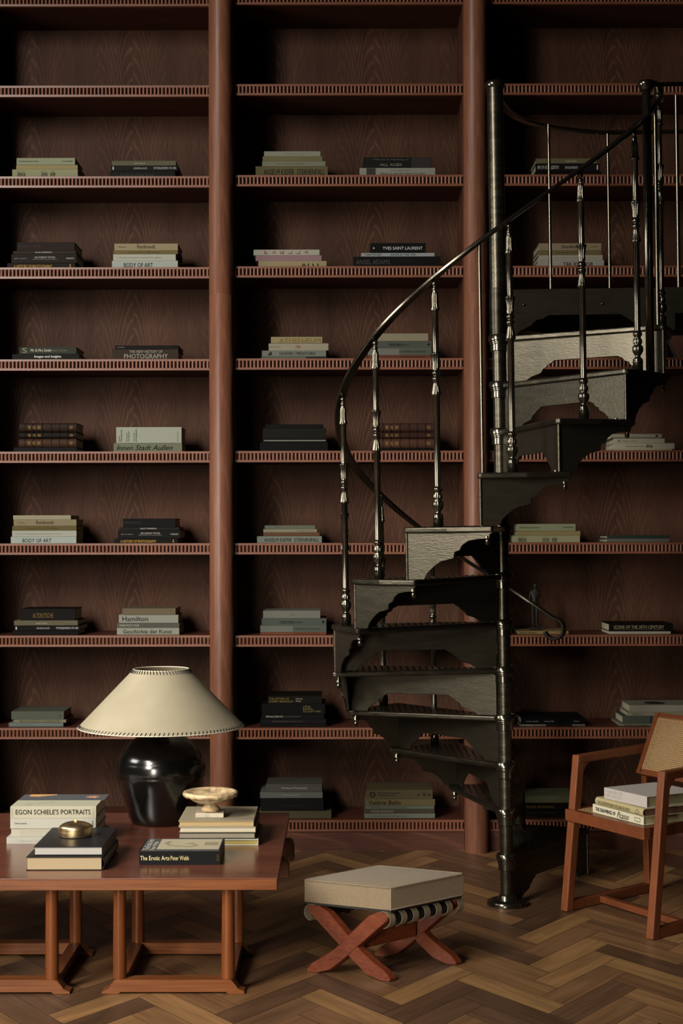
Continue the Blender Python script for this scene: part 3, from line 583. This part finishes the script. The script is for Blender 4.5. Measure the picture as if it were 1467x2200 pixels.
# ------------------------------------------------------------ coffee table
ZT = .389
tf = Q(590, 1885.6, 5.17); tb = G(627, 1746, ZT)
YT0, YT1 = 5.17, tb.y; XR = -.212
table = thing('coffee_table', 'low reddish-brown coffee table with round legs and dark polished top', 'table', (-1.0, 5.7, 0))
def tl(p): return (p[0] + 1.0, p[1] - 5.7, p[2])
MB().box(tl((-1.95, YT0, ZT - .004)), tl((XR, YT1, ZT))).build('table_top', m_top, table)
MB().box(tl((-1.95, YT0 + .001, ZT - .0405)), tl((XR - .001, YT1 - .001, ZT - .004))).build('table_edge', m_edge, table, bevel=.0015, seg=1)
def foot_beam(xc, y):
    hw = .235; h = .047; P = [(-hw, 0), (-hw + .055, 0), (-hw + .062, .006), (hw - .062, .006), (hw - .055, 0), (hw, 0), (hw, .008), (hw - .02, .016), (hw - .03, .03), (hw - .042, h - .003), (hw - .055, h), (-hw + .055, h), (-hw + .042, h - .003), (-hw + .03, .03), (-hw + .02, .016), (-hw, .008)]
    MB().prism(P, tl((xc, y - .028, 0)), (1,0,0), (0,0,1), (0,1,0), .056).build('foot_beam', m_teakx if False else m_edge, table, bevel=.0015, seg=1)
yb0, yb1 = 5.232, 5.70
for xc, s in ((-.5565, .179), (-1.131, .1715)):
    for y in (yb0, yb1):
        foot_beam(xc, y)
        for sg in (-1, 1):
            x = xc + sg * s
            MB().lathe([(.0225, .046), (.0225, .12), (.0205, .3), (.0205, ZT - .04)], 24, c=tl((x, y, 0))).build('leg', m_leg, table, smooth=True)
    for sg in (-1, 1):
        MB().box(tl((xc + sg * s - .02, yb0 + .02, .012)), tl((xc + sg * s + .02, yb1 - .02, .046))).build('stretcher', m_teakx, table, bevel=.002, seg=1)
for (u0, u1, v0_, v1_, Y) in ((613, 632, 1805, 1850, 5.98), (599, 621, 1845, 1888, 5.62)):
    a_ = Q(u0, v1_, Y); b_ = Q(u1, v0_, Y); w_ = b_.x - a_.x; h_ = b_.z - a_.z; P = [(0, 0), (w_ * .85, 0), (w_, h_ * .12), (w_, h_ * .72), (w_ * .85, h_ * .93), (w_ * .55, h_), (0, h_)]
    MB().prism(P, tl((a_.x, Y, a_.z)), (1,0,0), (0,0,1), (0,1,0), .05).build('bracket', m_edge, table, bevel=.003, seg=2)
    MB().box(tl((a_.x - .1, Y + .008, a_.z + .012)), tl((a_.x + .004, Y + .042, ZT - .04))).build('bracket', m_edge, table)
# ------------------------------------------------------------ table lamp
lc = (-.703, 6.17)
LP = F / lc[1]
def lz(v): return H - (v - V0) / LP - ZT
lx = (346.5 - U0 + ROLL * -0) / LP - .002
lamp = thing('table_lamp', 'table lamp with black glazed jar base and wide parchment cone shade', 'lamp', (lx, lc[1], ZT))
def vp(y, w): return (w / 3.41 / LP, lz(1400 + y / 3.41))
prof = [(.10, .0), (.112, .0), (.117, .006), (.128, .03), (.1365, .055)] + [vp(1100, 268), vp(1050, 286), vp(1000, 300), vp(950, 312), vp(905, 320), vp(893, 321), vp(889, 320.3), vp(884, 321.5), vp(850, 322), vp(820, 319), vp(800, 316), vp(790, 312), vp(786, 312), vp(750, 298), vp(725, 283), vp(700, 265), vp(675, 244), vp(650, 220), vp(632, 192), vp(620, 172), vp(608, 150), vp(590, 120), vp(575, 108)]
MB().lathe(prof, 72).build('lamp_base', m_vase, lamp, smooth='all')
zb_, zt_ = lz(1559), lz(1436.5); rb_, rt_ = 177 / LP, 59 / LP
MB().lathe([(rb_, zb_), (rt_, zt_), (rt_ - .002, zt_), (rb_ - .002, zb_), (rb_, zb_)], 96).build('lamp_shade', m_shade, lamp, smooth=True)
# remove end caps of the shade
me = COL.objects[-1].data; bm = bmesh.new(); bm.from_mesh(me)
bmesh.ops.delete(bm, geom=[f for f in bm.faces if len(f.verts) > 8], context='FACES'); bm.to_mesh(me); bm.free()
st = MB(); iv = MB()
for rr, z0, n, up in ((rb_, zb_, 118, 1), (rt_, zt_, 58, -1)):
    sl = (rt_ - rb_) / (zt_ - zb_)
    for i in range(n):
        a = 2 * math.pi * (i / n); da = 2 * math.pi / n * .35
        z1 = z0 + up * .0115; r1_ = rr + sl * up * .0115
        p0 = Vector(((rr + .002) * math.cos(a), (rr + .002) * math.sin(a), z0 - up * .001)); p1 = Vector(((r1_ + .0025) * math.cos(a + da), (r1_ + .0025) * math.sin(a + da), z1))
        st.tube([p0, p1], .0014, 5)
    iv.tube([Vector(((rr + .0005) * math.cos(2*math.pi*i/96), (rr + .0005) * math.sin(2*math.pi*i/96), z0)) for i in range(96)], .0022, 6, closed=True)
st.build('rim_lacing', m_lace, lamp); iv.build('shade_rim', m_ivory, lamp, smooth=True)
MB().tube([(0, 0, lz(1585)), (0, 0, zt_ - .03)], .008, 10).tube([(-rt_, 0, zt_ - .006), (rt_, 0, zt_ - .006)], .0018, 6).build('lamp_fitting', mat('dark_brass', '#4a3a22', .4, .8), lamp)
# ------------------------------------------------------------ books and objects on the table
GT = 'books on the coffee table'
def tbook(u0, u1, z0, z1, yf, D, col, **k):
    a_ = Q(u0, V0 + (H - z1) * F / yf, yf); b_ = Q(u1, V0 + (H - z1) * F / yf, yf)
    return book(((a_.x + b_.x) / 2, yf, z0), 0, b_.x - a_.x, D, z1 - z0 - .0004, col, group=GT, **k)
def yv(v, z): return F * (H - z) / (v - V0)
Y1 = yv(1811, ZT); zt4 = H - (1731 - V0) * Y1 / F
def zv(v, Y): return H - (v - V0) * Y / F
z_a, z_b, z_c = zv(1797, Y1), zv(1779, Y1), zv(1757, Y1)
tbook(14, 215, ZT, z_a, Y1 - .005, .235, '#b9b9ae', label='grey-white paperback, lowest of the left stack on the coffee table', soft=True, titles=[('Alberto Giacometti', .12,.52,.25,.7,'#9b9b93')])
tbook(24, 208, z_a, z_b, Y1 + .003, .235, '#bebaa9', label='ivory book, second from bottom of the left stack on the coffee table', titles=[('RENÆNAISSANCE\nFLORENCE', .1,.55,.15,.8,'#aba796')])
tbook(22, 206, z_b, z_c, Y1, .25, '#bebdb1', label='pale grey book, third from bottom of the left stack on the coffee table', page='#d5d2c4', titles=[('Zoe Leonard', .05,.19,.45,.62,'#26262a'), ('▲\n▲\n■', .955,.97,.2,.8,'#26262a')])
eg = tbook(22, 206.5, z_c, zt4, Y1, .262, '#c0bda6', label='thick cream book with black lettering and pictured cover, topmost of left table stack', page='#d8d3bf', titles=[("EGON SCHIELE'S PORTRAITS", .063,.935,.33,.75,'#16150f',dict(bold=.004)), ('COMINI', .012,.033,.1,.85,'#9c987f',dict(rot=90)), ('California', .958,.975,.15,.85,'#9c987f',dict(rot=90))])
def topart(b, x0, x1, y0, y1, z, col, nm='cover_panel'):
    return MB().box((x0, y0, z), (x1, y1, z + .0004)).build(nm, mat('ink ' + col, col, .5), b)
Te = zt4 - z_c; Le = .33
topart(eg, -Le/2 + .01, Le/2 - .0, .13, .261, Te - .0004, '#55565a', 'cover_picture')
hand = MB()
hx, hy = .112, .20
pl = [(-.03, -.01), (-.012, -.002), (-.035, .012), (-.008, .012), (-.02, .03), (.0, .018), (.006, .036), (.01, .016), (.024, .026), (.018, .008), (.036, .0), (.016, -.006), (.022, -.022), (0, -.014), (-.012, -.024), (-.01, -.012)]
hand.prism([(x * .8, y) for x, y in pl], (hx, hy, Te), (1,0,0), (0,1,0), (0,0,1), .0004); hand.build('cover_picture', mat('ink #c08a66', '#c08a66', .6), eg)
MB().prism([(-.13, .0), (-.09, -.01), (-.06, .01), (-.03, .025), (-.03, .04), (-.13, .04)], (0, .22, Te), (1,0,0), (0,1,0), (0,0,1), .0004).build('cover_picture', mat('ink #c89a62', '#c89a62', .6), eg)
for s, x, y_ in (('LIB', -.11, .05), ('EGON', -.07, .07), ('SCHIELE', -.04, .09)): text(eg, s, x, x + .025, y_ - .02, y_ + .01, Te + .0004, '#b5b3a4', plane='top', name='cover_title')
# black pair with the brass box
Yk = yv(1869, ZT); zk1 = zv(1839.5, Yk)
def sidebook(u0, u1, z0, z1, yf, D, col, **k):    # fore-side to the viewer, spine at the right
    a_ = Q(u0, V0 + (H - z1) * F / yf, yf); b_ = Q(u1, V0 + (H - z1) * F / yf, yf)
    return book((b_.x, yf + D / 2, z0), math.pi / 2, D, b_.x - a_.x, z1 - z0 - .0004, col, group=GT, **k)
sidebook(56, 225, ZT, zk1, Yk, .33, '#141314', page='#b8a482', rounded=True, rough=.35, label='thick black book with tan pages, lower of the pair under the brass box')
Yk2 = yv(1834.5, zk1) ; Yk2 = min(Yk2, Yk + .06); zk2 = zk1 + .030
sidebook(72, 220, zk1, zk2, Yk + .02, .345, '#29282a', page='#bfbcb5', rough=.4, label='black book with white pages directly under the brass box')
bc = G(162.5, 1796, zk2); 
bx = thing('trinket_box', 'round brass lidded box on the black books', 'box', (bc.x, bc.y, zk2)); br = 36 / (F / bc.y)
MB().lathe([(br * .9, 0), (br * .96, .002), (br * .98, .006), (br * .98, .014), (br, .015), (br, .018), (br * .985, .019)], 48).build('box_body', m_brass, bx, smooth=True)
MB().lathe([(br, .019), (br, .022), (br * .98, .0225), (br * .98, .0245), (br, .025), (br, .0275), (br * .985, .028), (br * .985, .032), (br * .96, .036), (br * .84, .041), (br * .6, .047), (br * .3, .0505), (br * .1, .052), (.001, .0522)], 48).build('lid', m_brass, bx, smooth=True)
kb = MB().box((-.0055, -.003, .050), (.0055, .003, .0585)).build('lid_knob', m_brass, bx, bevel=.0015)
# right stack
Ys = yv(1816, ZT); zr1 = zv(1803, Ys); zr2 = zv(1789, Ys); zr3 = zv(1777, Ys); zr4 = zv(1764, Ys)
b1 = sidebook(395, 555, ZT, zr1, Ys, .31, '#c5c1b2', page='#a89858', label='cream book with yellow pages, lowest of the stack under the marble bowl')
sidebook(383, 548, zr1, zr2, Ys + .01, .30, '#3a3936', page='#9a927e', label='dark grey book, second from bottom under the marble bowl')
sidebook(385, 549, zr2, zr3, Ys + .01, .30, '#b9ac90', page='#cfc6b0', label='tan book with white pages, third from bottom under the marble bowl')
sidebook(383, 545, zr3, zr4, Ys + .012, .30, '#a3987f', page='#bfa573', label='tan book with golden pages directly under the marble bowl')
# marble bowl
bw = Q(451, 1757, 0.1 * 0 + Ys + .10); bY = F * (H - zr4) / (1752 - V0); bwx = (451 - U0) * bY / F
bowl = thing('marble_bowl', 'small carved marble footed bowl standing on tan books', 'bowl', (bwx, bY, zr4)); q_ = bY / F
k_ = 30 * q_
MB().box((-k_, -k_ * .8, 0), (k_, k_ * .8, .0165)).build('foot_plate', m_marbleg, bowl, bevel=.002)
MB().lathe([(16*q_, .0165), (20*q_, .020), (21*q_, .026), (19*q_, .032), (14*q_, .0365), (13*q_, .043), (15*q_, .047)], 36).build('stem', m_marble, bowl, smooth=True)
sg = 64; vs = []; pr = [(15*q_, .0455), (25*q_, .048), (36*q_, .055), (45*q_, .065), (50*q_, .0735), (56*q_, .0745), (59*q_, .082), (57.5*q_, .089), (53*q_, .092), (48*q_, .088), (36*q_, .074), (20*q_, .066), (2*q_, .064)]
bm_ = MB(); n = len(pr)
for j, (r, z) in enumerate(pr):
    for i in range(sg):
        a = 2 * math.pi * i / sg; wv = abs(math.sin(a * 9))
        rr, zq = r, z
        if j in (4, 5): zq = z - .006 * wv + .002; rr = r * (1 + .015 * wv)
        if j in (6, 7): rr = r * (1 + .02 * wv)
        vs.append((rr * math.cos(a), rr * math.sin(a), zq))
fs = [(j*sg+i, j*sg+(i+1) % sg, (j+1)*sg+(i+1) % sg, (j+1)*sg+i) for j in range(n-1) for i in range(sg)] + [tuple(range(sg-1, -1, -1)), tuple((n-1)*sg+i for i in range(sg))]
bm_.add(vs, fs); bm_.build('bowl', m_marble, bowl, smooth='all')
# the black paperback with a pictured cover
Ye = yv(1857.5, ZT); ze = zv(1827.5, Ye)
er = tbook(298.5, 473, ZT, ze, Ye, .215, '#1c1c1d', page='#b8b2a0', soft=True, label='black paperback with gold lettering and pale picture lying alone on the table', titles=[('The Erotic Arts', .015,.375,.34,.66,'#d8cf9a'), ('Peter Webb', .39,.615,.34,.66,'#c9bd84'), ('▤', .955,.985,.3,.72,'#5a4a20')])
Lr = .268; Tr = ze - ZT
topart(er, -Lr/2 + .001, Lr/2 - .001, .0, .214, Tr - .0004, '#4a4b4c', 'cover_panel')
topart(er, -Lr/2 + .052, Lr/2 - .004, .03, .205, Tr, '#aca58c', 'cover_picture')
pic = MB(); cv = [(-.045, .16), (-.055, .13), (-.04, .095), (-.005, .075), (.03, .07), (.055, .09), (.04, .115), (.015, .12), (.04, .13), (.075, .12), (.09, .1), (.12, .1), (.12, .14), (.085, .14)]
pic.tube([Vector((x - .005, y, Tr + .0006)) for x, y in cv[:9]], .0004, sect=[(-.007, 0), (.007, 0), (.007, .0004), (-.007, .0004)])
pic.box((.075, .09, Tr + .0004), (.122, .15, Tr + .0008)); pic.build('cover_picture', mat('ink #8f8369', '#8f8369', .6), er)
text(er, 'The Erotic Arts', -Lr/2 + .006, -Lr/2 + .026, .02, .2, Tr + .0003, '#c9c6b4', plane='top', rot=90, name='cover_title')
text(er, 'Peter Webb', -Lr/2 + .03, -Lr/2 + .046, .02, .16, Tr + .0003, '#c9c6b4', plane='top', rot=90, name='cover_title')
# ------------------------------------------------------------ stool
zc0, zc1 = .242, .322
Fp, Lp_, Rp = G(840, 1906, zc1), G(651.5, 1887.5, zc1), G(998, 1874.5, zc1)
Bp = Lp_ + Rp - Fp; cen = (Lp_ + Rp) / 2
stool = thing('footstool', 'low footstool with linen cushion on crossed rosewood legs', 'stool', (cen.x, cen.y, 0))
def sl_(p, z): return Vector((p.x - cen.x, p.y - cen.y, z))
FC, LC, RC, BC = [Vector((p.x - cen.x, p.y - cen.y, 0)) for p in (Fp, Lp_, Rp, Bp)]
def lerp(a, b, t): return a + (b - a) * t
# cushion: soft box
cb = MB(); n = 10; vs = []; ring = []
def bil(s, t, z): return lerp(lerp(FC, RC, s), lerp(LC, BC, s), t) + Vector((0, 0, z))
for zi, (z, ins) in enumerate(((zc0, .012), (zc0 + .006, .002), ((zc0 + zc1) / 2, -.003), (zc1 - .006, .002), (zc1, .012))):
    pass
P4 = [FC, RC, BC, LC]
cb.add([p * .985 + Vector((0, 0, zc0)) for p in P4] + [p * .985 + Vector((0, 0, zc1 - .003)) for p in P4], [(3,2,1,0), (0,1,5,4), (1,2,6,5), (2,3,7,6), (3,0,4,7)])
g = 12; base = len(cb.v)
tv = []; tf_ = []
for i in range(g + 1):
    for j in range(g + 1):
        s, t = i / g, j / g; bul = .006 * (1 - (2*s-1)**4) * (1 - (2*t-1)**4)
        p = bil(s, t, 0) * .985; tv.append((p.x, p.y, zc1 - .003 + bul))
for i in range(g):
    for j in range(g): tf_.append((i*(g+1)+j, (i+1)*(g+1)+j, (i+1)*(g+1)+j+1, i*(g+1)+j+1))
cb.add(tv, tf_)
cu = cb.build('cushion', m_linen, stool, smooth=True)
bmx = bmesh.new(); bmx.from_mesh(cu.data); bmesh.ops.remove_doubles(bmx, verts=bmx.verts, dist=.0005); bmesh.ops.recalc_face_normals(bmx, faces=bmx.faces); bmx.to_mesh(cu.data); bmx.free()
for nm, z in (('piping', zc1 - .004), ('piping', zc0 + .003)):
    pp = []
    for a_, b_ in zip(P4, P4[1:] + P4[:1]):
        for t in (0.03, .1, .3, .5, .7, .9, .97): pp.append(lerp(a_, b_, t) * .992 + Vector((0, 0, z)))
    MB().tube(pp, .0028, 6, closed=True).build(nm, m_linen, cu, smooth=True)
MB().prism([(p.x * .96, p.y * .96) for p in P4], (0, 0, zc0 - .008), (1,0,0), (0,1,0), (0,0,1), .0078).build('seat_board', m_black, stool)
def ribbon(cl, ws):
    L_, R_ = [], []
    for i, (x, y) in enumerate(cl):
        a_ = cl[max(i-1, 0)]; b_ = cl[min(i+1, len(cl)-1)]; dx, dy = b_[0]-a_[0], b_[1]-a_[1]; l = math.hypot(dx, dy) or 1
        L_.append((x - dy/l*ws[i], y + dx/l*ws[i])); R_.append((x + dy/l*ws[i], y - dx/l*ws[i]))
    return L_ + R_[::-1]
wid = (LC - FC).length; ax = (FC - LC).normalized(); dp = (RC - FC).normalized()
nrm = dp
cl = [(0.018, .238), (.035, .222), (.07, .195), (.11, .158), (.155, .115), (.2, .072), (.245, .038), (.29, .015), (.318, .004)]
ws = [.014, .024, .0265, .026, .024, .0235, .025, .021, .006]
cl2 = [(wid - x, z) for x, z in cl]
for o_, nm in ((LC, 'front'), (BC - dp * .036, 'back')):
    for c_, dz in ((cl, .0), (cl2, .0)):
        sh = [(x, max(z, .0005)) for x, z in ribbon(c_, ws)]
        sh = [(x, min(z, zc0 - .009)) for x, z in sh]
        off = 0 if c_ is cl2 else .002
        bo = MB().prism(sh, o_ + dp * (.003 + off), ax, (0, 0, 1), dp, .032 - off).build('leg', m_stool, stool, bevel=.002, seg=1)
m1 = LC + ax * wid / 2 + dp * .035 + Vector((0, 0, .115)); m2 = m1 + dp * ((RC - FC).length - .072)
MB().bar(m1, m2, .03, .05).build('stretcher', m_stool, stool, bevel=.003)
for o_, sgn in ((FC, -1), (LC, 1)):
    a_ = o_ + ax * sgn * .03 + dp * .036 + Vector((0, 0, .208)); b_ = a_ + dp * ((RC - FC).length - .07)
    MB().tube([a_, b_], .02, 14).build('side_rail', m_black, stool, smooth=True)
    ln = (RC - FC).length
    for i in range(7):
        c_ = o_ + ax * sgn * .03 + dp * (.012 + i * (ln - .024) / 6) + Vector((0, 0, .208)); vs = []; m = 14
        hw = .0125 if i < 6 else .014
        for e in (-hw, hw):
            for rr in (.0275, .0255):
                for j in range(m):
                    an = math.radians(115 - j * 200 / (m - 1)); vs.append(c_ + dp * e + ax * (-sgn) * rr * math.cos(an) + Vector((0, 0, rr * math.sin(an) * 1.05)))
        fs = []
        for j in range(m - 1):
            fs += [(j, j+1, 2*m+j+1, 2*m+j), (m+j, m+j+1, 3*m+j+1, 3*m+j), (j, j+1, m+j+1, m+j), (2*m+j, 2*m+j+1, 3*m+j+1, 3*m+j)]
        sb = MB(); sb.add(vs, fs); sb.build('strap', m_strap, stool, smooth=True)
# ------------------------------------------------------------ armchair
L0 = Vector((.8987, 6.333, 0)); sD = Vector((math.cos(math.radians(40)), math.sin(math.radians(40)), 0)); wD = Vector((.2563, -.44, 0)); wl = wD.length; wN = wD.normalized()
chair = thing('armchair', 'teak armchair with cane seat and back and floor runners', 'chair', tuple(L0))
hz = .6175
def C(t, a, z): return sD * t + wD * a + Vector((0, 0, z))
for a in (0., 1.):
    th_ = .036
    MB().bar(C(-.0, a, 0.0), C(.0724, a, hz - .0), .034, .040, up=tuple(sD)).build('front_leg', m_teak, chair, bevel=.004)
    MB().bar(C(.054, a, hz - .016), C(.52, a, hz - .008), .036, .034).build('arm', m_teakx, chair, bevel=.006)
    MB().prism([(0, 0), (.03, 0), (.012, -.012), (0, -.03)], C(.088, a, hz - .032) - wN * .017, sD, (0, 0, 1), wN, .034).build('arm_bracket', m_teakx, chair)
    MB().bar(C(.515, a, 0.001), C(.49, a, hz - .022), .030, .036, up=tuple(sD)).build('back_leg', m_teak, chair, bevel=.004)
    MB().bar(C(.015, a, .021), C(.50, a, .021), .030, .040).build('floor_rail', m_teakx, chair, bevel=.003)
MB().bar(C(.2, .03, .022), C(.2, .97, .022), .03, .026).build('cross_rail', m_teakx, chair, bevel=.003)
zs0 = .405
p1_ = G(1214.5, 1738, zs0) - L0; p2_ = G(1383.7, 1780, zs0) - L0
p1_.z = p2_.z = 0; sd2 = sD * .44
def rail(a_, b_, nm='seat_rail'): MB().bar(a_ + Vector((0, 0, zs0 - .0225)), b_ + Vector((0, 0, zs0 - .0225)), .034, .045).build(nm, m_teakx, chair, bevel=.002, seg=1)
fn = (p2_ - p1_).normalized(); ins = sD * .017
rail(p1_ + ins, p2_ + ins); rail(p1_ + sd2, p2_ + sd2); rail(p1_ + fn * .017 + sD * .03, p1_ + fn * .017 + sd2); rail(p2_ - fn * .017 + sD * .03, p2_ - fn * .017 + sd2)
MB().bar(C(.46, .06, .36), C(.46, .94, .36), .03, .04).build('back_rail', m_teakx, chair, bevel=.002)
def weave(o, X, Y, lx_, ly, pitch, name, parent):
    n_ = X.cross(Y).normalized(); b = MB(); w_ = pitch * .42; t_ = .0008
    def strip(p, d, L_, off, ww): b.bar(p + n_ * off, p + d * L_ + n_ * off, ww, t_, up=tuple(n_))
    i = pitch / 2
    while i < lx_: strip(o + X * i, Y, ly, .0007, w_); i += pitch
    i = pitch / 2
    while i < ly: strip(o + Y * i, X, lx_, 0, w_); i += pitch
    for sgn in (1, -1):     # diagonal strands
        i = -ly
        while i < lx_ + ly:
            if sgn == 1: x0, y0 = max(i, 0), max(-i, 0); l = min(lx_ - x0, ly - y0)
            else: x0 = min(i, lx_); y0 = i - x0; l = min(x0, ly - y0)
            if l > .01 and x0 >= 0 and y0 >= 0:
                st_ = o + X * x0 + Y * y0; d = (X * sgn + Y).normalized(); strip(st_, d, l * 1.414, .0014, w_ * .6)
            i += pitch * 2
    b.build(name, m_cane, parent, fix=False)
sw = (p2_ - p1_).length
weave(p1_ + fn * .03 + sD * .03 + Vector((0, 0, zs0 - .003)), fn, sD, sw - .06, .40, .0095, 'seat_cane', chair)
# backrest
bb0 = C(.42, .07, .511); bt0 = C(.548, .07, .751); Yd = (bt0 - bb0); bl = Yd.length; Yd.normalize(); bwid = wl * .86
fr = MB(); nb = wN.cross(Yd).normalized()
back = MB().bar(bb0, bb0 + Yd * bl, .034, .024, up=tuple(nb)).bar(bb0 + wN * bwid, bb0 + wN * bwid + Yd * bl, .034, .024, up=tuple(nb)).bar(bb0 + Yd * .014, bb0 + wN * bwid + Yd * .014, .034, .024, up=tuple(nb)).bar(bb0 + Yd * (bl - .014), bb0 + wN * bwid + Yd * (bl - .014), .034, .024, up=tuple(nb)).build('backrest', m_teakx, chair, bevel=.003)
weave(bb0 + wN * .012 + Yd * .02 + nb * .012, wN, Yd, bwid - .024, bl - .04, .0085, 'back_cane', back)
weave(bb0 + wN * .012 + Yd * .02 - nb * .014, wN, Yd, bwid - .024, bl - .04, .0085, 'back_cane', back)
# books on the chair
GC = 'books on the armchair seat'
def cbook(pl_, pr_, z0, T, D, col, **k):
    a_ = G(*pl_, z0); b_ = G(*pr_, z0); d = b_ - a_; rz = math.atan2(d.y, d.x)
    m_ = (a_ + b_) / 2; return book((m_.x, m_.y, z0), rz, d.length, D, T - .0003, col, group=GC, **k)
zb = zs0 + .001
cbook((1273, 1745), (1382.5, 1773.5), zb, .034, .27, '#cfcab0', page='#b3aa80', rounded=False, label='ivory book with black lettering, lowest on the armchair seat', titles=[('THE DRAWINGS OF', .06,.46,.28,.72,'#1c1a16',dict(bold=.02)), ('Picasso', .49,.72,.12,.85,'#1c1a16',dict(shear=.5)), ('▭', .83,.94,.25,.7,'#2a281f')])
cbook((1278, 1729), (1380.5, 1756), zb + .034, .032, .27, '#b3a67e', page='#5c3a2a', rounded=True, label='yellow-tan book, middle of the three on the armchair seat', titles=[('THE CONTEMPORARY DECORATIVE ARTS', .06,.74,.3,.68,'#4a401f'), ('⊖', .86,.93,.22,.8,'#2a2410')])
cbook((1297.5, 1715), (1389.5, 1736), zb + .066, .043, .26, '#bbb4ae', page='#8f8560', label='pale grey thick book, topmost on the armchair seat', titles=[('GRATIE OF', .06,.44,.58,.86,'#a19a96'), ('PICASSO', .06,.42,.2,.5,'#a19a96')])
# ------------------------------------------------------------ figurine on the shelf
fp_ = Q(1150, 1356, YF + .13); fz = SHZ[8] + .0175
fig = thing('figurine', 'dark standing figure statuette on the third shelf up behind the stair scroll', 'figurine', (fp_.x, YF + .16, fz)); hF = .235
MB().box((-.028, -.028, 0), (.028, .028, .01)).build('plinth', m_bronze, fig, bevel=.001)
me = bpy.data.meshes.new('body')
J = {'pel': (0,0,.125,.016), 'che': (0,0,.168,.018), 'nek': (.001,0,.192,.0065), 'hea': (.004,0,.212,.0125), 'top': (.002,0,.222,.010),
     'hl': (-.009,0,.115,.0105), 'kl': (-.008,.002,.066,.0075), 'al': (-.008,0,.018,.0048), 'tl': (-.004,-.014,.0125,.004),
     'hr': (.009,0,.115,.0105), 'kr': (.010,-.002,.066,.0075), 'ar': (.010,0,.018,.0048), 'tr': (.014,-.014,.0125,.004),
     'sl': (-.019,0,.183,.0065), 'el': (-.025,.0,.15,.005), 'wl': (-.020,-.006,.12,.004), 'sr': (.019,0,.183,.0065), 'er': (.026,-.004,.155,.005), 'wr': (.02,-.014,.175,.004)}
K = list(J); Ed = [('pel','che'),('che','nek'),('nek','hea'),('hea','top'),('pel','hl'),('hl','kl'),('kl','al'),('al','tl'),('pel','hr'),('hr','kr'),('kr','ar'),('ar','tr'),('che','sl'),('sl','el'),('el','wl'),('che','sr'),('sr','er'),('er','wr')]
me.from_pydata([J[k][:3] for k in K], [(K.index(a), K.index(b)) for a, b in Ed], [])
bo = bpy.data.objects.new('body', me); COL.objects.link(bo); bo.parent = fig; me.materials.append(m_bronze)
sm_ = bo.modifiers.new('skin', 'SKIN')
sk = me.skin_vertices[0] if me.skin_vertices else None
if sk is None:
    bm = bmesh.new(); bm.from_mesh(me); bm.verts.layers.skin.verify(); bm.to_mesh(me); bm.free(); sk = me.skin_vertices[0]
for i, k in enumerate(K): sk.data[i].radius = (J[k][3], J[k][3])
sk.data[0].use_root = True
ss = bo.modifiers.new('sub', 'SUBSURF'); ss.levels = 2; ss.render_levels = 2
